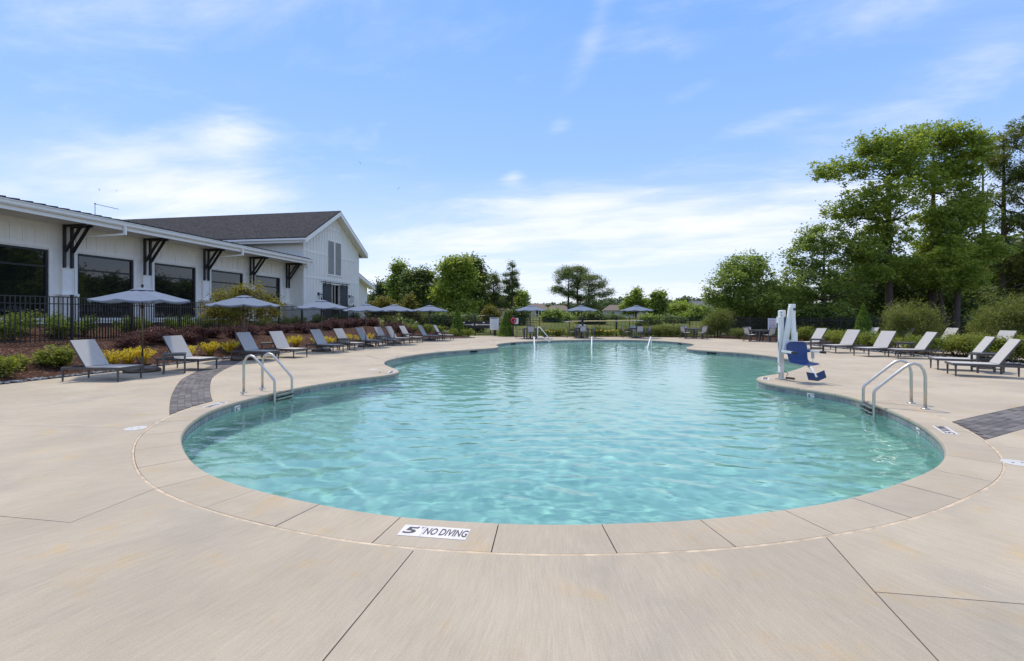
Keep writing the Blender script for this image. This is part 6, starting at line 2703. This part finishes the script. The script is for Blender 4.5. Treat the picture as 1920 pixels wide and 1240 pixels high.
# day lilies along the far edge: blades are uncountable, blooms too
rngl = np.random.default_rng(9)
P1, P2 = [], []
for x in np.arange(1.6, 14.8, .10):
    for _ in range(7):
        P1.append((x + rngl.normal() * .08, 36.75 + rngl.uniform(-.35, .45), rngl.uniform(.05, .38)))
for x in list(np.arange(2.4, 4.3, .13)) + list(np.arange(6.2, 8.3, .13)) + list(np.arange(9.4, 12.4, .5)):
    P2.append((x + rngl.normal() * .06, 36.6 + rngl.uniform(-.3, .3), rngl.uniform(.38, .56)))
lil = thing('day_lilies', 'strip of yellow day lilies along the far mulch bed', 'flowers')
tag(lil, kind='stuff')
link('blades', leaf_mesh('blades', leaf_arrays(np.array(P1), .42, rngl, .09, .05, 1.6), 'blade'), None, lil)
link('blooms', leaf_mesh('blooms', leaf_arrays(np.repeat(np.array(P2), 4, 0) + rngl.normal(size=(len(P2) * 4, 3)) * .02, .12, rngl, .7, .5), 'petal_yellow'), None, lil)

# mounds behind far tables and right
mk = [(1022, 37.2, .8, 'olive shrub behind the left far table'), (1045, 37.0, .9, 'olive shrub right of the left far table'), (1075, 37.2, .8, 'olive shrub behind the seated person'), (1118, 37.1, .9, 'olive shrub right of the middle far table'),
      (1140, 37.2, .8, 'olive shrub left of the middle rescue pole post'), (1172, 37.1, .9, 'olive shrub left of the right far table'), (1212, 36.9, 1.0, 'olive shrub right of the right far table'), (1236, 36.6, 1.05, 'leafy mound second right of the right far table'),
      (1258, 36.2, 1.05, 'leafy mound third right of the right far table'), (1278, 35.9, 1.0, 'leafy mound left of the fourth far table'), (1385, 34.2, .9, 'olive shrub between the two right far tables')]
for px, d, s, lb in mk:
    mounds.add(lb, at(px, d), d, s, 0)
rk = [(1490, 29.8, 1.0), (1512, 29.2, 1.1), (1475, 31.0, 1.1), (1560, 26.8, 1.0), (1585, 25.6, 1.05), (1600, 24.0, 1.0), (1545, 28.2, 1.0), (1640, 22.2, .95), (1655, 21.4, .9), (1668, 23.5, 1.0), (1715, 20.2, .95), (1740, 19.2, .95), (1815, 18.6, 1.0), (1835, 18.2, 1.05), (1790, 19.4, 1.0), (1868, 17.2, .95), (1900, 16.6, 1.0), (1930, 16.4, 1.0)]
rk.sort()
for k, (px, d, s) in enumerate(rk):
    abelia.add('%s leafy shrub from the left in the right hand bed' % ORD[k], max(at(px, d), 17.0 if d < 26 else 0), d, s, 0)


# feathery shrubs
def feathery(px, d, lobes_px, n_cl, n, leaf, seed, label, mat='leaf_olive', **kw):
    x0 = at(px, d)
    lobes = [ell(at(cx, d) - x0, 0, zat(cy, d), rx * d / F, rx * d / F * .8, ry * d / F) for cx, cy, rx, ry in lobes_px]
    top = max(l[0][2] + l[1][2] for l in lobes)
    tree('feathery_shrub', label, (x0, d, 0), top, lobes, mat, n_cl, n, leaf, .24, seed, trunk_r=.07, trunk_top=.6, limbs=30, aspect=.14, up=.1, vert=.5, shell=.25, stems=[(0, 0, .1, 0, 1), (.15, 0, .4, 0, .8), (-.15, 0, -.4, 0, .8)], cat='shrub', **kw)


feathery(1345, 36.2, [(1342, 602, 24, 26), (1356, 598, 18, 22), (1330, 615, 18, 16)], 90, 9000, .20, 171, 'feathery olive shrub between the two right far tables')
feathery(1712, 23.5, [(1705, 603, 36, 34), (1740, 600, 26, 28), (1680, 600, 24, 26), (1712, 625, 44, 20)], 150, 15000, .16, 172, 'large feathery olive shrub behind the right loungers')
feathery(1895, 21.5, [(1890, 585, 44, 38), (1850, 605, 30, 26), (1930, 590, 40, 40), (1880, 620, 50, 22)], 170, 17000, .16, 173, 'large feathery shrub at the right photo edge')


# clipped conifer cones
def cone(x, y, h, r, seed, label, z=0.0):
    rng = np.random.default_rng(seed)
    root = thing('conifer_cone', label, 'conifer', (x, y, z))
    n = 6500
    u = rng.random(n) ** .6
    zz_ = h * (1 - u) + .05
    rad = r * u ** .85 * rng.uniform(.72, 1.07, n) * (1 + .06 * np.sin(zz_ * 9 + 2 * rng.random(n)))
    a = rng.uniform(0, 6.283, n)
    P = np.c_[rad * np.cos(a), rad * np.sin(a), zz_]
    link('foliage', leaf_mesh('foliage', leaf_arrays(P, .11, rng, .3, .0, 1.2), 'leaf_conifer'), None, root)
    t = MB()
    t.tube([(0, 0, -.05), (0, 0, h * .8)], [.06, .02], 6)
    t.build('trunk', 'bark', root)


cone(at(858, 36.6), 36.6, 2.3, .62, 181, 'narrow clipped conifer left of the black gate', .03)
cone(at(948.5, 37.0), 37.0, 1.95, .62, 182, 'narrow clipped conifer between rules board and life ring')
cone(at(1619, 25.2), 25.2, 2.25, .62, 183, 'pointed clipped conifer above the right loungers')

# crape myrtles inside the fence
px_tree(452, 20.2, 'crape_myrtle', 'yellow green crape myrtle with many stems behind the second umbrella', [(455, 555, 36, 22), (420, 560, 26, 18), (490, 568, 32, 18), (440, 590, 44, 14), (470, 545, 22, 16), (500, 588, 24, 12), (410, 585, 24, 12)],
        'leaf_myrtle', 150, 9500, .085, .17, 191, trunk_r=.035, trunk_top=.62, limbs=46, bark='bark_pale', base=.42,
        stems=[(-.12, 0, -.35, 0, 1), (0, 0, .02, .1, 1.1), (.1, 0, .35, 0, 1), (.04, .08, .15, .2, .9), (-.05, .05, -.12, .2, .9)])
px_tree(722, 41.5, 'crape_myrtle', 'olive yellow crape myrtle beside the barn lean-to', [(720, 575, 20, 16), (735, 582, 18, 14), (705, 588, 14, 14), (748, 590, 14, 12)], 'leaf_myrtle', 110, 8500, .15, .26, 192, trunk_r=.06, trunk_top=.6, limbs=26, bark='bark_pale')
px_tree(770, 42.0, 'crape_myrtle', 'slim yellow green crape myrtle behind the pair of umbrellas', [(770, 562, 8, 14), (766, 582, 14, 14), (778, 592, 13, 12)], 'leaf_myrtle', 80, 5500, .15, .24, 193, trunk_r=.06, trunk_top=.6, limbs=22, bark='bark_pale')
px_tree(920, 44.0, 'crape_myrtle', 'slim yellow green crape myrtle behind the gate and rules board', [(918, 582, 8, 14), (925, 590, 10, 10), (912, 592, 8, 10)], 'leaf_myrtle', 70, 4200, .15, .22, 194, trunk_r=.06, trunk_top=.6, limbs=20, bark='bark_pale')

# ------------------------------------------------------------------ houses beyond the field
def house(px, d, wd, dp, eave, ridge, rz, wall, roof, label, wins=(), hip=.25):
    if px < 1500:
        d = d * 1.85
    x = at(px, d)
    z = hz(x, d) - .1
    r = thing('house', label, 'house', (x, d, z), math.radians(rz))
    b = MB()
    b.box((0, 0, eave / 2), (wd, dp, eave))
    b.build('wall', wall, r)
    b = MB()
    o_ = .5
    w2, d2 = wd / 2 + o_, dp / 2 + o_
    rx = w2 - hip * wd
    b.add([(-w2, -d2, eave), (w2, -d2, eave), (w2, d2, eave), (-w2, d2, eave), (-rx, 0, ridge), (rx, 0, ridge), (-w2, -d2, eave - .2), (w2, -d2, eave - .2), (w2, d2, eave - .2), (-w2, d2, eave - .2)],
          [(0, 1, 5, 4), (1, 2, 5), (2, 3, 4, 5), (3, 0, 4), (6, 7, 1, 0), (7, 8, 2, 1), (8, 9, 3, 2), (9, 6, 0, 3), (9, 8, 7, 6)])
    b.build('roof', roof, r)
    for (wx_, wz, ww, wh, kind) in wins:
        f_ = MB()
        f_.box((wx_, -dp / 2 - .02, wz), (ww + .2, .06, wh + .2))
        fo = f_.build('door' if kind == 'd' else 'window', 'trim', r)
        g_ = MB()
        g_.box((wx_, -dp / 2 - .055, wz), (ww, .03, wh))
        g_.build('pane', 'glass', fo)
    return r


house(1003, 92, 9.5, 10, 2.6, 4.9, 0, 'house_wall', 'house_roof', 'tan house with brown roof seen below the left far umbrella', [(-2.6, 1.55, .8, 1.5, 'w'), (.55, 1.25, .75, 2.1, 'd'), (1.55, 1.25, .75, 2.1, 'd'), (2.7, 1.3, .8, 1.9, 'd')])
house(1046, 99, 8.5, 9, 2.5, 4.6, 4, 'house_wall', 'house_roof', 'tan house right of the left far umbrella', [(-1.5, 1.4, 1, 1.3, 'w'), (1.5, 1.4, 1, 1.3, 'w')])
house(1158, 104, 11, 10, 2.7, 5.0, -6, 'house_wall_grey', 'house_roof', 'brown roofed house between the two right far umbrellas', [(-2.5, 1.5, 1, 1.3, 'w'), (2.0, 1.5, 1.2, 1.3, 'w')])
house(1218, 112, 10, 10, 2.7, 5.2, 8, 'house_wall', 'house_roof', 'brown roofed house behind the right far umbrella', [(0, 1.5, 1.2, 1.3, 'w')])
house(1258, 98, 12, 10, 2.6, 5.3, 0, 'house_wall', 'house_roof', 'brown roofed house right of the right far umbrella', [(-3, 1.5, 1, 1.3, 'w'), (3, 1.5, 1, 1.3, 'w')])
house(1306, 90, 7, 9, 2.8, 5.8, 30, 'house_wall_grey', 'house_roof_grey', 'grey roofed house left of the olive feathery shrub', [(0, 1.5, 1, 1.3, 'w')], .05)
house(1845, 62, 13, 10, 2.8, 5.2, -20, 'house_wall', 'house_roof_grey', 'grey roofed house glimpsed between the right trees', [(-3, 1.5, 1, 1.3, 'w')])
house(925, 96, 12, 9, 2.6, 5.0, 10, 'house_wall', 'house_roof', 'brown roofed house behind the gate and pines', [(2, 1.5, 1, 1.3, 'w')])
